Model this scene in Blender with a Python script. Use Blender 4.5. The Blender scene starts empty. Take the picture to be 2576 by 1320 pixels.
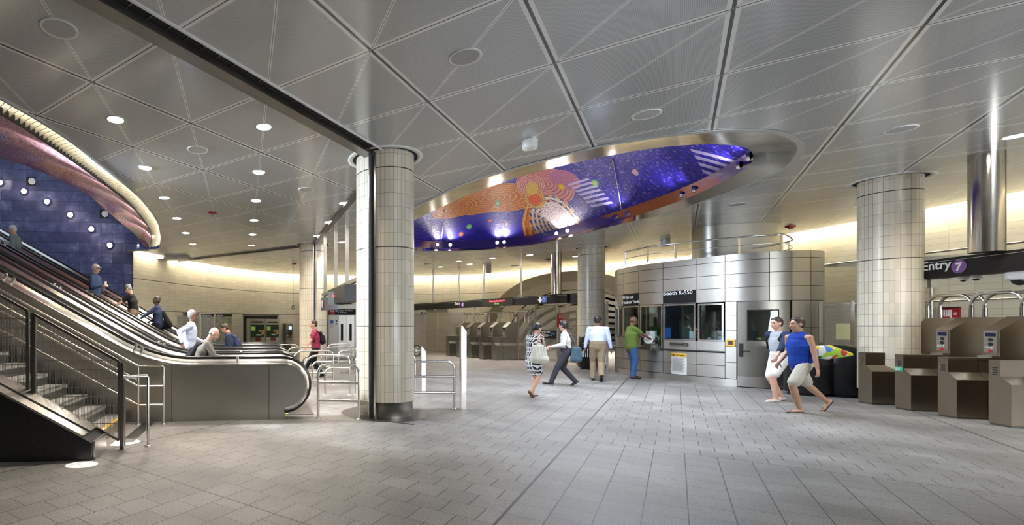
import bpy, bmesh, math, random
from math import sin, cos, pi, sqrt, atan2, radians
from mathutils import Vector, Matrix
from mathutils.geometry import tessellate_polygon

random.seed(7)
S = bpy.context.scene
C = S.collection
up = Vector((0, 0, 1))

# ---------------------------------------------------------------- camera
F, PX, HY, EYE, CEIL = 1203.0, 756.0, 818.0, 1.585, 4.585   # focal length in px, principal x, horizon y, eye height, ceiling height
cam_d = bpy.data.cameras.new('camera'); cam = bpy.data.objects.new('camera', cam_d); C.objects.link(cam)
cam.location = (0, 0, EYE); cam.rotation_euler = (pi / 2, 0, 0)
cam_d.sensor_fit = 'HORIZONTAL'; cam_d.sensor_width = 36.0; cam_d.lens = F / 2576 * 36.0
cam_d.shift_x = (1288 - PX) / 2576; cam_d.shift_y = (HY - 660) / 2576
cam_d.clip_end = 200
S.camera = cam
S.view_settings.view_transform = 'Standard'; S.view_settings.look = 'None'
S.view_settings.gamma = 1; S.view_settings.use_curve_mapping = False
S.view_settings.exposure = 0.72
S.cycles.max_bounces = 8; S.cycles.diffuse_bounces = 4; S.cycles.glossy_bounces = 4
S.cycles.sample_clamp_indirect = 4.0
S.cycles.use_denoising = True

# ---------------------------------------------------------------- world (overcast daylight beyond the entrances)
W = bpy.data.worlds.new('daylight'); S.world = W; W.use_nodes = True
W.node_tree.nodes['Background'].inputs[0].default_value = (0.70, 0.84, 1.0, 1)
W.node_tree.nodes['Background'].inputs[1].default_value = 0.6

def area(name, loc, target, sx, sy, power, col, spread=180):
    d = bpy.data.lights.new(name, 'AREA'); d.shape = 'RECTANGLE'; d.size = sx; d.size_y = sy
    d.energy = power; d.color = col; d.spread = radians(spread)
    o = bpy.data.objects.new(name, d); C.objects.link(o); o.location = loc
    o.rotation_euler = (Vector(target) - Vector(loc)).to_track_quat('-Z', 'Z').to_euler()
    return o
def spot(name, loc, target, power, col, size, blend=0.5, rad=0.1):
    d = bpy.data.lights.new(name, 'SPOT'); d.energy = power; d.color = col; d.spot_size = radians(size); d.spot_blend = blend
    d.shadow_soft_size = rad
    o = bpy.data.objects.new(name, d); C.objects.link(o); o.location = loc
    o.rotation_euler = (Vector(target) - Vector(loc)).to_track_quat('-Z', 'Y').to_euler()
    return o
SUNS = []
area('floor_fill', (7.0, 11.0, 4.72), (7.0, 10.6, 0), 2.6, 5.5, 360, (.80, .89, 1.0), 150)  # added fill, no such lamp in the recess; brightens the floor below
COOL = (.80, .90, 1.0); WARM = (1.0, .86, .66)
area('fill_behind', (9, -4.2, 1.6), (7, 5, 4.6), 10, 2.0, 450, (.88, .94, 1.0), 125)  # unseen fill added behind the camera, aimed up to brighten the ceiling
spot('daylight_well', (-6.7, 8.7, 4.38), (7.0, 10.6, 0), 2700, (.74, .86, 1.0), 58, .35, .35)
for sx_, sy_, ang_, pw_ in ((306, 1112, 3.2, 420), (205, 1168, 2.4, 160), (459, 1081, 1.5, 420), (236, 1052, 5.0, 420)):
    SUNS.append((sx_, sy_, ang_, pw_))

# ---------------------------------------------------------------- measured frame helpers (world metres)
def G(x, y):                       # floor point seen at photo pixel
    Y = F * EYE / (y - HY); return Vector(((x - PX) * Y / F, Y, 0))
def CE(x, y, z=CEIL):              # ceiling-plane point
    Y = F * (z - EYE) / (HY - y); return Vector(((x - PX) * Y / F, Y, z))
def AT(x, y, Y):
    return Vector(((x - PX) * Y / F, Y, EYE + (HY - y) * Y / F))
for sx_, sy_, ang_, pw_ in SUNS:
    p_ = G(sx_, sy_); spot('sunbeam', p_ + Vector((-4.2, -.5, 5.2)), p_, pw_ * 40, (1, .98, .94), ang_, .15, .004)
TH = 0.666
U2 = Vector((sin(TH), cos(TH), 0)); V2 = Vector((cos(TH), -sin(TH), 0))
CELL = 1.524; A0 = -2.62; B0 = 4.58
def cell(i, j, z=CEIL): return V2 * (A0 + CELL * i) + U2 * (B0 + CELL * j) + Vector((0, 0, z))
def cellpos(x, y):                 # centre of the ceiling panel seen at a pixel
    p = CE(x, y); i = math.floor((p.dot(V2) - A0) / CELL); j = math.floor((p.dot(U2) - B0) / CELL)
    return cell(i + .5, j + .5)

# ---------------------------------------------------------------- objects
def tag(o, label=None, cat=None, group=None, kind=None):
    if label: o['label'] = label
    if cat: o['category'] = cat
    if group: o['group'] = group
    if kind: o['kind'] = kind
    return o
def empty(name, loc=(0, 0, 0), rz=0.0, label=None, cat=None, group=None):
    o = bpy.data.objects.new(name, None); C.objects.link(o); o.location = loc; o.rotation_euler = (0, 0, rz)
    o.empty_display_size = 0.1
    return tag(o, label, cat, group)
def copy_tree(o, loc=None, rz=None, label=None, group=None, parent=None):
    c = o.copy(); C.objects.link(c)
    if parent is not None: c.parent = parent
    if loc is not None: c.location = loc
    if rz is not None: c.rotation_euler = (0, 0, rz)
    if label: c['label'] = label
    if group: c['group'] = group
    for ch in list(KIDS.get(o.name, [])):
        copy_tree(ch, parent=c)
    return c
KIDS = {}

class MB:
    """collects geometry; build() links it as one mesh object"""
    def __init__(s, T=None):
        s.v = []; s.f = []; s.uv = {}; s.T = T; s.sm = []
    def add(s, vs, fs, smooth=False):
        n = len(s.v); s.v += [Vector(p) for p in vs]
        for f in fs:
            s.f.append([i + n for i in f]); s.sm.append(smooth)
    def box(s, a, b, M=None):
        a, b = Vector(a), Vector(b)
        vs = [Vector((x, y, z)) for z in (a.z, b.z) for y in (a.y, b.y) for x in (a.x, b.x)]
        if M: vs = [M @ p for p in vs]
        s.add(vs, [(0, 2, 3, 1), (4, 5, 7, 6), (0, 1, 5, 4), (2, 6, 7, 3), (0, 4, 6, 2), (1, 3, 7, 5)])
    def bar(s, p, q, w, h, up=(0, 0, 1)):      # rectangular bar from p to q
        p, q = Vector(p), Vector(q); d = (q - p).normalized(); x = d.cross(Vector(up))
        if x.length < 1e-4: x = d.cross(Vector((1, 0, 0)))
        x.normalize(); y = x.cross(d).normalized(); x *= w / 2; y *= h / 2
        vs = [p - x - y, p + x - y, p + x + y, p - x + y, q - x - y, q + x - y, q + x + y, q - x + y]
        s.add(vs, [(0, 1, 2, 3), (7, 6, 5, 4), (0, 4, 5, 1), (1, 5, 6, 2), (2, 6, 7, 3), (3, 7, 4, 0)])
    def tube(s, pts, r, n=10, cap=True, rs=None):
        pts = [Vector(p) for p in pts]; rings = []; m = len(pts); ref = None
        for k, p in enumerate(pts):
            d = (pts[min(k + 1, m - 1)] - pts[max(k - 1, 0)]).normalized()
            if ref is None:
                ref = Vector((0, 0, 1)) if abs(d.z) < .9 else Vector((1, 0, 0))
            x = d.cross(ref)
            if x.length < 1e-3: x = d.cross(Vector((0.3, 1, 0.2)))
            x.normalize(); y = x.cross(d).normalized(); ref = y
            rr = rs[k] if rs else r
            rings.append([p + (x * cos(2 * pi * i / n) + y * sin(2 * pi * i / n)) * rr for i in range(n)])
        vs = [v for R in rings for v in R]; fs = []
        for k in range(m - 1):
            for i in range(n):
                j = (i + 1) % n; fs.append((k * n + i, k * n + j, (k + 1) * n + j, (k + 1) * n + i))
        s.add(vs, fs, True)
        if cap:
            s.add(rings[0], [tuple(range(n))]); s.add(rings[-1], [tuple(reversed(range(n)))])
    def cyl(s, c, r, z0, z1, n=24, r1=None):
        c = Vector(c); s.tube([(c.x, c.y, z0), (c.x, c.y, z1)], r, n, True, [r, r if r1 is None else r1])
    def lathe(s, c, prof, n=32, smooth=True):       # prof (r, z)
        c = Vector(c); vs = []; fs = []
        for r, z in prof:
            vs += [(c.x + r * cos(2 * pi * i / n), c.y + r * sin(2 * pi * i / n), c.z + z) for i in range(n)]
        for k in range(len(prof) - 1):
            for i in range(n):
                j = (i + 1) % n; fs.append((k * n + i, k * n + j, (k + 1) * n + j, (k + 1) * n + i))
        s.add(vs, fs, smooth)
        if prof[0][0] > 1e-5: s.add(vs[:n], [tuple(reversed(range(n)))])
        if prof[-1][0] > 1e-5: s.add(vs[-n:], [tuple(range(n))])
    def prism(s, poly, z0, z1, M=None, ax='z'):    # poly 2d list, extruded
        n = len(poly)
        if ax == 'z': fn = lambda p, h: Vector((p[0], p[1], h))
        elif ax == 'y': fn = lambda p, h: Vector((p[0], h, p[1]))
        else: fn = lambda p, h: Vector((h, p[0], p[1]))
        lo = [fn(p, z0) for p in poly]; hi = [fn(p, z1) for p in poly]
        if M: lo = [M @ p for p in lo]; hi = [M @ p for p in hi]
        tri = tessellate_polygon([[Vector((p[0], p[1], 0)) for p in poly]])
        s.add(lo, [tuple(reversed(t)) for t in tri]); s.add(hi, [tuple(t) for t in tri])
        s.add(lo + hi, [(i, (i + 1) % n, n + (i + 1) % n, n + i) for i in range(n)])
    def sphere(s, c, r, sc=(1, 1, 1), n=14, m=9, R=None):
        c = Vector(c); vs = []; fs = []
        for k in range(m + 1):
            a = pi * k / m
            for i in range(n):
                p = Vector((sin(a) * cos(2 * pi * i / n) * sc[0], sin(a) * sin(2 * pi * i / n) * sc[1], cos(a) * sc[2])) * r
                if R: p = R @ p
                vs.append(c + p)
        for k in range(m):
            for i in range(n):
                j = (i + 1) % n
                if k == 0: fs.append((i, n + i, n + j))
                elif k == m - 1: fs.append((k * n + i, (k + 1) * n + i, k * n + j))
                else: fs.append((k * n + i, (k + 1) * n + i, (k + 1) * n + j, k * n + j))
        s.add(vs, fs, True)
    def cap(s, a, ra, b, rb, side=None, fx=1.0, fy=1.0, n=12):   # tapered capsule, optionally flattened
        a, b = Vector(a), Vector(b); d = b - a; L = d.length
        if L < 1e-5: d = Vector((0, 0, 1)); L = 1e-5
        d = d / L
        x = Vector(side) if side is not None else d.cross(Vector((0.13, 0.31, 0.94)))
        x = (x - d * x.dot(d)).normalized(); y = d.cross(x).normalized()
        prof = []
        for k in range(5):
            t = pi / 2 * k / 4; prof.append((-ra * cos(t), ra * sin(t)))
        for k in range(5):
            t = pi / 2 * k / 4; prof.append((L + rb * sin(t), rb * cos(t)))
        vs = []; fs = []
        for h, r in prof:
            r = max(r, 1e-4)
            vs += [a + d * h + x * (r * fx * cos(2 * pi * i / n)) + y * (r * fy * sin(2 * pi * i / n)) for i in range(n)]
        for k in range(len(prof) - 1):
            for i in range(n):
                j = (i + 1) % n; fs.append((k * n + i, k * n + j, (k + 1) * n + j, (k + 1) * n + i))
        s.add(vs, fs, True)
        s.add(vs[:n], [tuple(reversed(range(n)))]); s.add(vs[-n:], [tuple(range(n))])
    def grid(s, P, close=False, smooth=True):        # P rows x cols of points
        r, c = len(P), len(P[0]); vs = [p for row in P for p in row]; fs = []
        for i in range(r - 1):
            for j in range(c if close else c - 1):
                k = (j + 1) % c; fs.append((i * c + j, i * c + k, (i + 1) * c + k, (i + 1) * c + j))
        s.add(vs, fs, smooth)
    def build(s, name, mat, parent=None, label=None, smooth=None, uvf=None, weld=False, kind=None):
        me = bpy.data.meshes.new(name)
        vs = [s.T @ p for p in s.v] if s.T else s.v
        me.from_pydata([tuple(p) for p in vs], [], s.f)
        me.polygons.foreach_set('use_smooth', [bool(x) if smooth is None else smooth for x in s.sm])
        if uvf:
            uv = me.uv_layers.new(name='UVMap'); d = uv.data
            for lp in me.loops:
                d[lp.index].uv = uvf(s.v[lp.vertex_index])
        me.materials.append(mat); me.update()
        o = bpy.data.objects.new(name, me); C.objects.link(o)
        if parent is not None:
            o.parent = parent; KIDS.setdefault(parent.name, []).append(o)
        if label: o['label'] = label
        if kind: o['kind'] = kind
        return o
def remesh(o, vox, smooth=4):      # one continuous skin over overlapping volumes
    m = o.modifiers.new('r', 'REMESH'); m.mode = 'VOXEL'; m.voxel_size = vox; m.use_smooth_shade = True
    m2 = o.modifiers.new('s', 'SMOOTH'); m2.factor = .5; m2.iterations = smooth
    dg = bpy.context.evaluated_depsgraph_get(); dg.update()
    me = bpy.data.meshes.new_from_object(o.evaluated_get(dg)); mat = o.data.materials[0]
    o.modifiers.clear(); old = o.data; o.data = me; bpy.data.meshes.remove(old)
    if not me.materials: me.materials.append(mat)
    me.polygons.foreach_set('use_smooth', [True] * len(me.polygons)); me.update()
    return o
def text(s, size, mat, parent, M, name='lettering', depth=0.002, align='LEFT', width=1.0, bold=0.0):
    """flat lettering: M maps (x right, y up, z out) to parent space"""
    cu = bpy.data.curves.new(name, 'FONT'); cu.body = s; cu.size = size; cu.extrude = depth; cu.align_x = align; cu.offset = bold
    t = bpy.data.objects.new(name, cu); C.objects.link(t)
    dg = bpy.context.evaluated_depsgraph_get(); dg.update()
    me = bpy.data.meshes.new_from_object(t.evaluated_get(dg))
    bpy.data.objects.remove(t); bpy.data.curves.remove(cu)
    me.transform(M @ Matrix.Scale(width, 4, (1, 0, 0)))
    me.materials.clear(); me.materials.append(mat)
    o = bpy.data.objects.new(name, me); C.objects.link(o); o.parent = parent
    if parent is not None: KIDS.setdefault(parent.name, []).append(o)
    return o
def frame(o, x, z=(0, 0, 1)):      # matrix from origin o, x axis (reading direction), up z
    x = Vector(x).normalized(); z = Vector(z).normalized(); n = x.cross(z).normalized()   # n points out of the sign toward the reader
    M = Matrix.Identity(4)
    for r in range(3):
        M[r][0] = x[r]; M[r][1] = z[r]; M[r][2] = n[r]; M[r][3] = Vector(o)[r]
    return M
# ---------------------------------------------------------------- node helpers
class Sk:
    """tiny expression wrapper over math nodes"""
    def __init__(s, nt, so): s.nt, s.so = nt, so
    def _m(s, op, *a):
        n = s.nt.nodes.new('ShaderNodeMath'); n.operation = op
        for k, x in enumerate((s,) + a):
            if isinstance(x, Sk): s.nt.links.new(x.so, n.inputs[k])
            else: n.inputs[k].default_value = x
        return Sk(s.nt, n.outputs[0])
    def __add__(s, o): return s._m('ADD', o)
    def __sub__(s, o): return s._m('SUBTRACT', o)
    def __mul__(s, o): return s._m('MULTIPLY', o)
    def __truediv__(s, o): return s._m('DIVIDE', o)
    def floor(s): return s._m('FLOOR')
    def abs(s): return s._m('ABSOLUTE')
    def mod(s, o): return s._m('FLOORED_MODULO', o)
    def lt(s, o): return s._m('LESS_THAN', o)
    def gt(s, o): return s._m('GREATER_THAN', o)
    def mx(s, o): return s._m('MAXIMUM', o)
    def mn(s, o): return s._m('MINIMUM', o)
    def sin(s): return s._m('SINE')
    def sqrt(s): return s._m('SQRT')
    def atan2(s, o): return s._m('ARCTAN2', o)
    def edge(s, p):                      # distance to nearest multiple of p
        m = s.mod(p); return m.mn((m * -1.0) + p)
def newmat(name):
    m = bpy.data.materials.new(name); m.use_nodes = True
    nt = m.node_tree; b = nt.nodes['Principled BSDF']
    return m, nt, b
def coords(nt, kind='Object'):
    tc = nt.nodes.new('ShaderNodeTexCoord'); sp = nt.nodes.new('ShaderNodeSeparateXYZ'); nt.links.new(tc.outputs[kind], sp.inputs[0])
    return tc.outputs[kind], Sk(nt, sp.outputs[0]), Sk(nt, sp.outputs[1]), Sk(nt, sp.outputs[2])
def noise(nt, vec, scale, detail=2.0, rough=.5, sc=None):
    n = nt.nodes.new('ShaderNodeTexNoise'); n.inputs['Scale'].default_value = scale; n.inputs['Detail'].default_value = detail
    n.inputs['Roughness'].default_value = rough
    if sc:
        mp = nt.nodes.new('ShaderNodeMapping'); mp.inputs['Scale'].default_value = sc; nt.links.new(vec, mp.inputs[0]); vec = mp.outputs[0]
    nt.links.new(vec, n.inputs['Vector']); return Sk(nt, n.outputs['Fac'])
def mix(nt, fac, a, b):
    n = nt.nodes.new('ShaderNodeMix'); n.data_type = 'RGBA'
    if isinstance(fac, Sk): nt.links.new(fac.so, n.inputs[0])
    else: n.inputs[0].default_value = fac
    for k, x in ((6, a), (7, b)):
        if isinstance(x, tuple): n.inputs[k].default_value = (*x[:3], 1)
        else: nt.links.new(x, n.inputs[k])
    return n.outputs[2]
def ramp(nt, fac, stops, interp='LINEAR'):
    n = nt.nodes.new('ShaderNodeValToRGB'); n.color_ramp.interpolation = interp; e = n.color_ramp.elements
    while len(e) < len(stops): e.new(.5)
    for k, (p, c) in enumerate(stops): e[k].position = p; e[k].color = (*c, 1)
    nt.links.new(fac.so, n.inputs[0]); return n.outputs[0]
def bump(nt, b, h, strength=.3, dist=.01):
    n = nt.nodes.new('ShaderNodeBump'); n.inputs['Strength'].default_value = strength; n.inputs['Distance'].default_value = dist
    nt.links.new(h.so, n.inputs['Height']); nt.links.new(n.outputs[0], b.inputs['Normal'])
def plain(name, col, rough=.5, metal=0.0, spec=.5, var=0.06, vs=6.0, coat=0.0, emit=None, es=0.0, alpha=None):
    m, nt, b = newmat(name)
    vec, x, y, z = coords(nt)
    n = noise(nt, vec, vs, 3)
    lo = tuple(max(0, c * (1 - var)) for c in col); hi = tuple(min(1, c * (1 + var)) for c in col)
    nt.links.new(ramp(nt, n, [(.3, lo), (.7, hi)]), b.inputs['Base Color'])
    b.inputs['Roughness'].default_value = rough; b.inputs['Metallic'].default_value = metal
    b.inputs['Specular IOR Level'].default_value = spec; b.inputs['Coat Weight'].default_value = coat
    if emit:
        b.inputs['Emission Color'].default_value = (*emit, 1); b.inputs['Emission Strength'].default_value = es
    return m
def steel(name, col=(.56, .54, .50), rough=.3, brush=(1, 1, 40), var=.12, bm_=.12):
    m, nt, b = newmat(name); vec, x, y, z = coords(nt)
    n = noise(nt, vec, 6, 5, .6, brush); n2 = noise(nt, vec, 1.3, 3)
    f = n * .5 + n2 * .5
    nt.links.new(ramp(nt, f, [(.3, tuple(c * (1 - var) for c in col)), (.7, tuple(min(1, c * (1 + var)) for c in col))]), b.inputs['Base Color'])
    r = n * .16 + (n2 * .18 + (rough - .17)); nt.links.new(r.so, b.inputs['Roughness'])
    b.inputs['Metallic'].default_value = 1.0
    if bm_: bump(nt, b, n2, bm_, .02)
    return m

M = {}
M['steel'] = steel('brushed_steel', (.60, .585, .55), .32, (40, 40, 1))
M['steel_panel'] = steel('brushed_steel_panel', (.36, .35, .315), .36, (30, 30, 1.2))
M['steel_booth'] = steel('booth_steel', (.50, .48, .44), .38, (1, 1, 12), .08, 0)
M['steel_gate'] = steel('turnstile_steel', (.35, .30, .235), .34, (2, 2, 30))
M['steel_polish'] = steel('polished_steel', (.58, .55, .50), .16, (1, 1, 1), .05)
M['steel_mirror'] = steel('tinted_mirror_steel', (.42, .34, .38), .10, (1, 1, 1), .05)
M['steel_dark'] = steel('dark_steel', (.20, .19, .175), .38, (20, 20, 1))
M['chrome'] = steel('satin_tube_steel', (.72, .70, .66), .22, (1, 1, 8), .05)
M['pale_metal'] = plain('pale_painted_metal', (.62, .63, .62), .35, .6)
M['white'] = plain('white_plastic', (.75, .75, .73), .4)
M['black'] = plain('black_paint', (.012, .012, .013), .35)
M['sign_black'] = plain('black_enamel_sign', (.010, .009, .010), .5, 0, .2)
M['rubber'] = plain('black_rubber_handrail', (.012, .011, .011), .28, 0, .6)
M['dark'] = plain('dark_gap', (.012, .012, .012), .8)
M['letter'] = plain('white_lettering', (.85, .85, .85), .5, emit=(.9, .92, 1), es=0.0)
M['red_sign'] = plain('red_sign', (.38, .012, .015), .4)
M['yellow'] = plain('yellow_paint', (.75, .42, .03), .5)
M['purple'] = plain('purple_disc', (.19, .075, .30), .4)
M['blue_sign'] = plain('blue_sign', (.03, .12, .50), .4)
M['green_sign'] = plain('green_sign', (.03, .42, .22), .4)
M['led_red'] = plain('red_led', (.5, .02, .02), .4, emit=(1, .03, .05), es=5)
M['led_green'] = plain('green_led', (.2, .4, .05), .4, emit=(.35, .6, .1), es=1.2)
M['paper'] = plain('white_paper', (.62, .62, .60), .6)
M['lamp'] = plain('lit_lamp', (.9, .9, .9), .5, emit=(1, .93, .84), es=90)
M['lamp_well'] = plain('lit_wall_lamp', (.9, .9, .9), .5, emit=(1, .78, .56), es=60)
M['lamp_spot'] = plain('lit_spot_lamp', (.9, .9, .9), .5, emit=(1, .86, .74), es=26)
M['screen'] = plain('lit_screen', (.3, .5, .6), .3, emit=(.35, .65, .9), es=1.6)
M['screen_green'] = plain('ticket_screen', (.3, .4, .1), .3, emit=(.45, .6, .15), es=.15)
M['speaker'] = plain('grey_speaker_mesh', (.40, .40, .385), .6)

def m_floor():
    m, nt, b = newmat('granite_pavers'); vec, x, y, z = coords(nt)
    u = x * U2.x + y * U2.y; v = x * V2.x + y * V2.y
    cu = ((u - 3.03) / 4.575).floor(); cv = ((v + 1.14) / 4.575).floor()
    par = (cu + cv).mod(2.0)                       # checkerboard of bays with the bond turned
    T = .305
    uu = u - 3.03; vv = v + 1.14
    rowA = (vv / T).floor(); rowB = (uu / T).floor()
    shA = rowA.mod(2.0) * (T / 2); shB = rowB.mod(2.0) * (T / 2)
    jA1 = vv.edge(T); jA2 = (uu + shA).edge(T)     # continuous along u
    jB1 = uu.edge(T); jB2 = (vv + shB).edge(T)
    lA = jA1.lt(.0045).mx(jA2.lt(.003)); lB = jB1.lt(.0025).mx(jB2.lt(.0045))
    inv = (par * -1.0) + 1.0
    line = lA * inv + lB * par
    exp_ = vv.edge(4.575).lt(.012).mx(uu.edge(4.575).lt(.007))
    line = line.mx(exp_)
    # per-paver tone
    wn = nt.nodes.new('ShaderNodeTexWhiteNoise'); wn.noise_dimensions = '3D'; cb = nt.nodes.new('ShaderNodeCombineXYZ')
    a = rowA * inv + rowB * par; bcol = ((uu + shA) / T).floor() * inv + ((vv + shB) / T).floor() * par
    nt.links.new(a.so, cb.inputs[0]); nt.links.new(bcol.so, cb.inputs[1]); nt.links.new(par.so, cb.inputs[2]); nt.links.new(cb.outputs[0], wn.inputs[0])
    tone = Sk(nt, wn.outputs[0])
    sp = noise(nt, vec, 85, 3, .75); st = noise(nt, vec, .9, 4)
    f = sp * .62 + tone * .035 + st * .345
    col = ramp(nt, f, [(.34, (.07, .065, .061)), (.5, (.20, .19, .18)), (.66, (.38, .365, .35))])
    nt.links.new(mix(nt, line, col, (.035, .032, .03)), b.inputs['Base Color'])
    r = st * .2 + .42; nt.links.new(r.so, b.inputs['Roughness'])
    bump(nt, b, (line * -1.0) + sp * .15, .35, .004)
    return m
M['floor'] = m_floor()

def m_ceiling():
    m, nt, b = newmat('ceiling_panels'); vec, x, y, z = coords(nt)
    u = x * U2.x + y * U2.y - B0; v = x * V2.x + y * V2.y - A0
    eu = u.edge(CELL); ev = v.edge(CELL); dg = (u + v).edge(CELL)
    border = ev.lt(.055).mx(eu.lt(.045))
    dark = ev.lt(.016).mx(eu.lt(.007))
    fine = (dg / 1.41421)
    dl = fine.lt(.017); dd = fine.lt(.0045)
    # perforations (tiny holes read as a tone when far)
    pu = u.edge(.014); pv = v.edge(.014)
    hole = ((pu - .007) * (pu - .007) + (pv - .007) * (pv - .007)).lt(.0000085)
    nb = (border.mx(dl) * -1.0) + 1.0
    base = mix(nt, hole * nb, (.50, .51, .51), (.14, .14, .14))
    c = mix(nt, border.mx(dl), base, (.80, .80, .79))
    c = mix(nt, dark, c, (.03, .033, .035)); c = mix(nt, dd, c, (.30, .30, .30))
    nt.links.new(c, b.inputs['Base Color'])
    n = noise(nt, vec, 1.1, 3); n3 = noise(nt, vec, .5, 2)
    r = n3 * .08 + .20; nt.links.new(r.so, b.inputs['Roughness'])
    b.inputs['Metallic'].default_value = .15; b.inputs['Specular IOR Level'].default_value = .6
    b.inputs['Coat Weight'].default_value = .6; b.inputs['Coat Roughness'].default_value = .12
    bump(nt, b, n3 * .25 - dark, .05, .01)
    return m
M['ceiling'] = m_ceiling()

def m_tiles(name, tw, th, col, zg, grout=(.22, .17, .10), var=.07, gw=.004, gap=.011, rough=.35):
    """stack-bonded ceramic tiles on uv metres; zg = heights of the wide dark joints"""
    m, nt, b = newmat(name); vec, u, v, z = coords(nt, 'UV')
    line = u.edge(tw).lt(gw / 2).mx(v.edge(th).lt(gw / 2))
    cu = (u / tw).floor(); cv = (v / th).floor()
    wn = nt.nodes.new('ShaderNodeTexWhiteNoise'); wn.noise_dimensions = '2D'; cb = nt.nodes.new('ShaderNodeCombineXYZ')
    nt.links.new(cu.so, cb.inputs[0]); nt.links.new(cv.so, cb.inputs[1]); nt.links.new(cb.outputs[0], wn.inputs[0])
    tone = Sk(nt, wn.outputs[0]); n = noise(nt, vec, 25, 4)
    f = tone * .65 + n * .35
    c = ramp(nt, f, [(.1, tuple(k * (1 - var) for k in col)), (.9, tuple(min(1, k * (1 + var)) for k in col))])
    c = mix(nt, line, c, grout)
    wide = None
    for h in zg:
        w = (v - h).abs().lt(gap); wide = w if wide is None else wide.mx(w)
    if wide is not None: c = mix(nt, wide, c, (.03, .028, .022)); line = line.mx(wide)
    nt.links.new(c, b.inputs['Base Color']); b.inputs['Roughness'].default_value = rough
    bump(nt, b, line * -1.0, .4, .004)
    return m
M['wall_tile'] = m_tiles('cream_wall_tile', .457, .1525, (.70, .65, .51), (3.49, 2.21), (.26, .21, .12))
M['column_tile'] = m_tiles('column_tile', .0745, .2255, (.64, .585, .475), (4.275, 2.92, 1.57), (.13, .10, .08), .09, .0045, .007, .28)

def m_slate():
    m, nt, b = newmat('slate_wall'); vec, u, v, z = coords(nt, 'UV')
    TW, TH_ = .84, .405
    row = (v / TH_).floor(); sh = row.mod(2.0) * (TW / 2); line = (u + sh).edge(TW).lt(.006).mx(v.edge(TH_).lt(.007))
    wn = nt.nodes.new('ShaderNodeTexWhiteNoise'); wn.noise_dimensions = '2D'; cb = nt.nodes.new('ShaderNodeCombineXYZ')
    nt.links.new(((u + sh) / TW).floor().so, cb.inputs[0]); nt.links.new(row.so, cb.inputs[1]); nt.links.new(cb.outputs[0], wn.inputs[0])
    n = noise(nt, vec, 2.2, 8, .68); n2 = noise(nt, vec, 7, 6, .7)
    f = n * .55 + n2 * .25 + Sk(nt, wn.outputs[0]) * .2
    c = ramp(nt, f, [(.36, (.040, .048, .125)), (.50, (.070, .082, .20)), (.58, (.11, .125, .27)), (.68, (.26, .28, .42))])
    nt.links.new(mix(nt, line, c, (.015, .017, .025)), b.inputs['Base Color'])
    b.inputs['Roughness'].default_value = .48
    bump(nt, b, n - line * 1.5, .5, .02)
    return m
M['slate'] = m_slate()

def m_mosaic(name, base, discs, bands=(), bars=()):
    """generic glass mosaic: tesserae, ringed discs and arcs on a ground colour"""
    m, nt, b = newmat(name); vec, x, y, z = coords(nt, 'UV')
    vor = nt.nodes.new('ShaderNodeTexVoronoi'); vor.inputs['Scale'].default_value = 24; nt.links.new(vec, vor.inputs['Vector'])
    rnd = nt.nodes.new('ShaderNodeSeparateColor'); nt.links.new(vor.outputs['Color'], rnd.inputs[0]); r1 = Sk(nt, rnd.outputs[0]); r2 = Sk(nt, rnd.outputs[1])
    wob = noise(nt, vec, 1.4, 3)
    col = ramp(nt, r1, [(0, tuple(c * .45 for c in base)), (.5, base), (.9, tuple(min(1, c * 1.4) for c in base)), (1, tuple(min(1, c * 1.2 + .16) for c in base))])
    for (bx, by, dx, dy, w0, w1, cols, lo, hi) in bands:     # ribbon: along (dx,dy) from lo to hi, width between w0..w1
        L = sqrt(dx * dx + dy * dy); dx, dy = dx / L, dy / L
        al = (x - bx) * dx + (y - by) * dy; ac = (x - bx) * -dy + (y - by) * dx + (al * 1.1).sin() * .22
        k = ((ac - w0) / (w1 - w0))
        msk = k.gt(0.0) * k.lt(1.0) * al.gt(lo) * al.lt(hi)
        st = ramp(nt, (k * 9.0).mod(1.0) * .8 + r1 * .2, cols, 'CONSTANT')
        col = mix(nt, msk, col, st)
    for dsc in discs:
        (dx, dy, R, rings, spokes, cols) = dsc[:6]; el, ea = dsc[6:8] if len(dsc) > 6 else (1.0, 0.0)
        px_ = x - dx; py_ = y - dy; ddx = px_ * sin(ea) - py_ * cos(ea); ddy = (px_ * cos(ea) + py_ * sin(ea)) * (1.0 / el); d = (ddx * ddx + ddy * ddy).sqrt()
        dd = d / R + (wob - .5) * .06
        msk = dd.lt(1.0)
        k = (dd * float(rings)).mod(1.0) if rings > 1 else dd
        if spokes:
            an = (ddy.atan2(ddx) / (2 * pi) * float(spokes)).mod(1.0).gt(.5)
            k = (k * .5 + an * .5)
        st = ramp(nt, k * .85 + r1 * .15, cols, 'CONSTANT')
        col = mix(nt, msk, col, st)
    for (dx, dy, ux, uy, n, sp, L) in bars:              # ladder of pale bars
        al = (x - dx) * ux + (y - dy) * uy; ac = (x - dx) * -uy + (y - dy) * ux
        msk = al.gt(0.0) * al.lt(n * sp) * al.mod(sp).lt(sp * .5) * ac.abs().lt(L)
        col = mix(nt, msk * .75, col, (.55, .50, .85))
    nt.links.new(col, b.inputs['Base Color'])
    r = r2 * .3 + .38; nt.links.new(r.so, b.inputs['Roughness'])
    b.inputs['Specular IOR Level'].default_value = .35
    # every tessera tilts a little, so lamps glitter
    nm = nt.nodes.new('ShaderNodeBump'); nm.inputs['Strength'].default_value = .5; nm.inputs['Distance'].default_value = .008
    nt.links.new(vor.outputs['Distance'], nm.inputs['Height']); nt.links.new(nm.outputs[0], b.inputs['Normal'])
    return m

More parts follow.
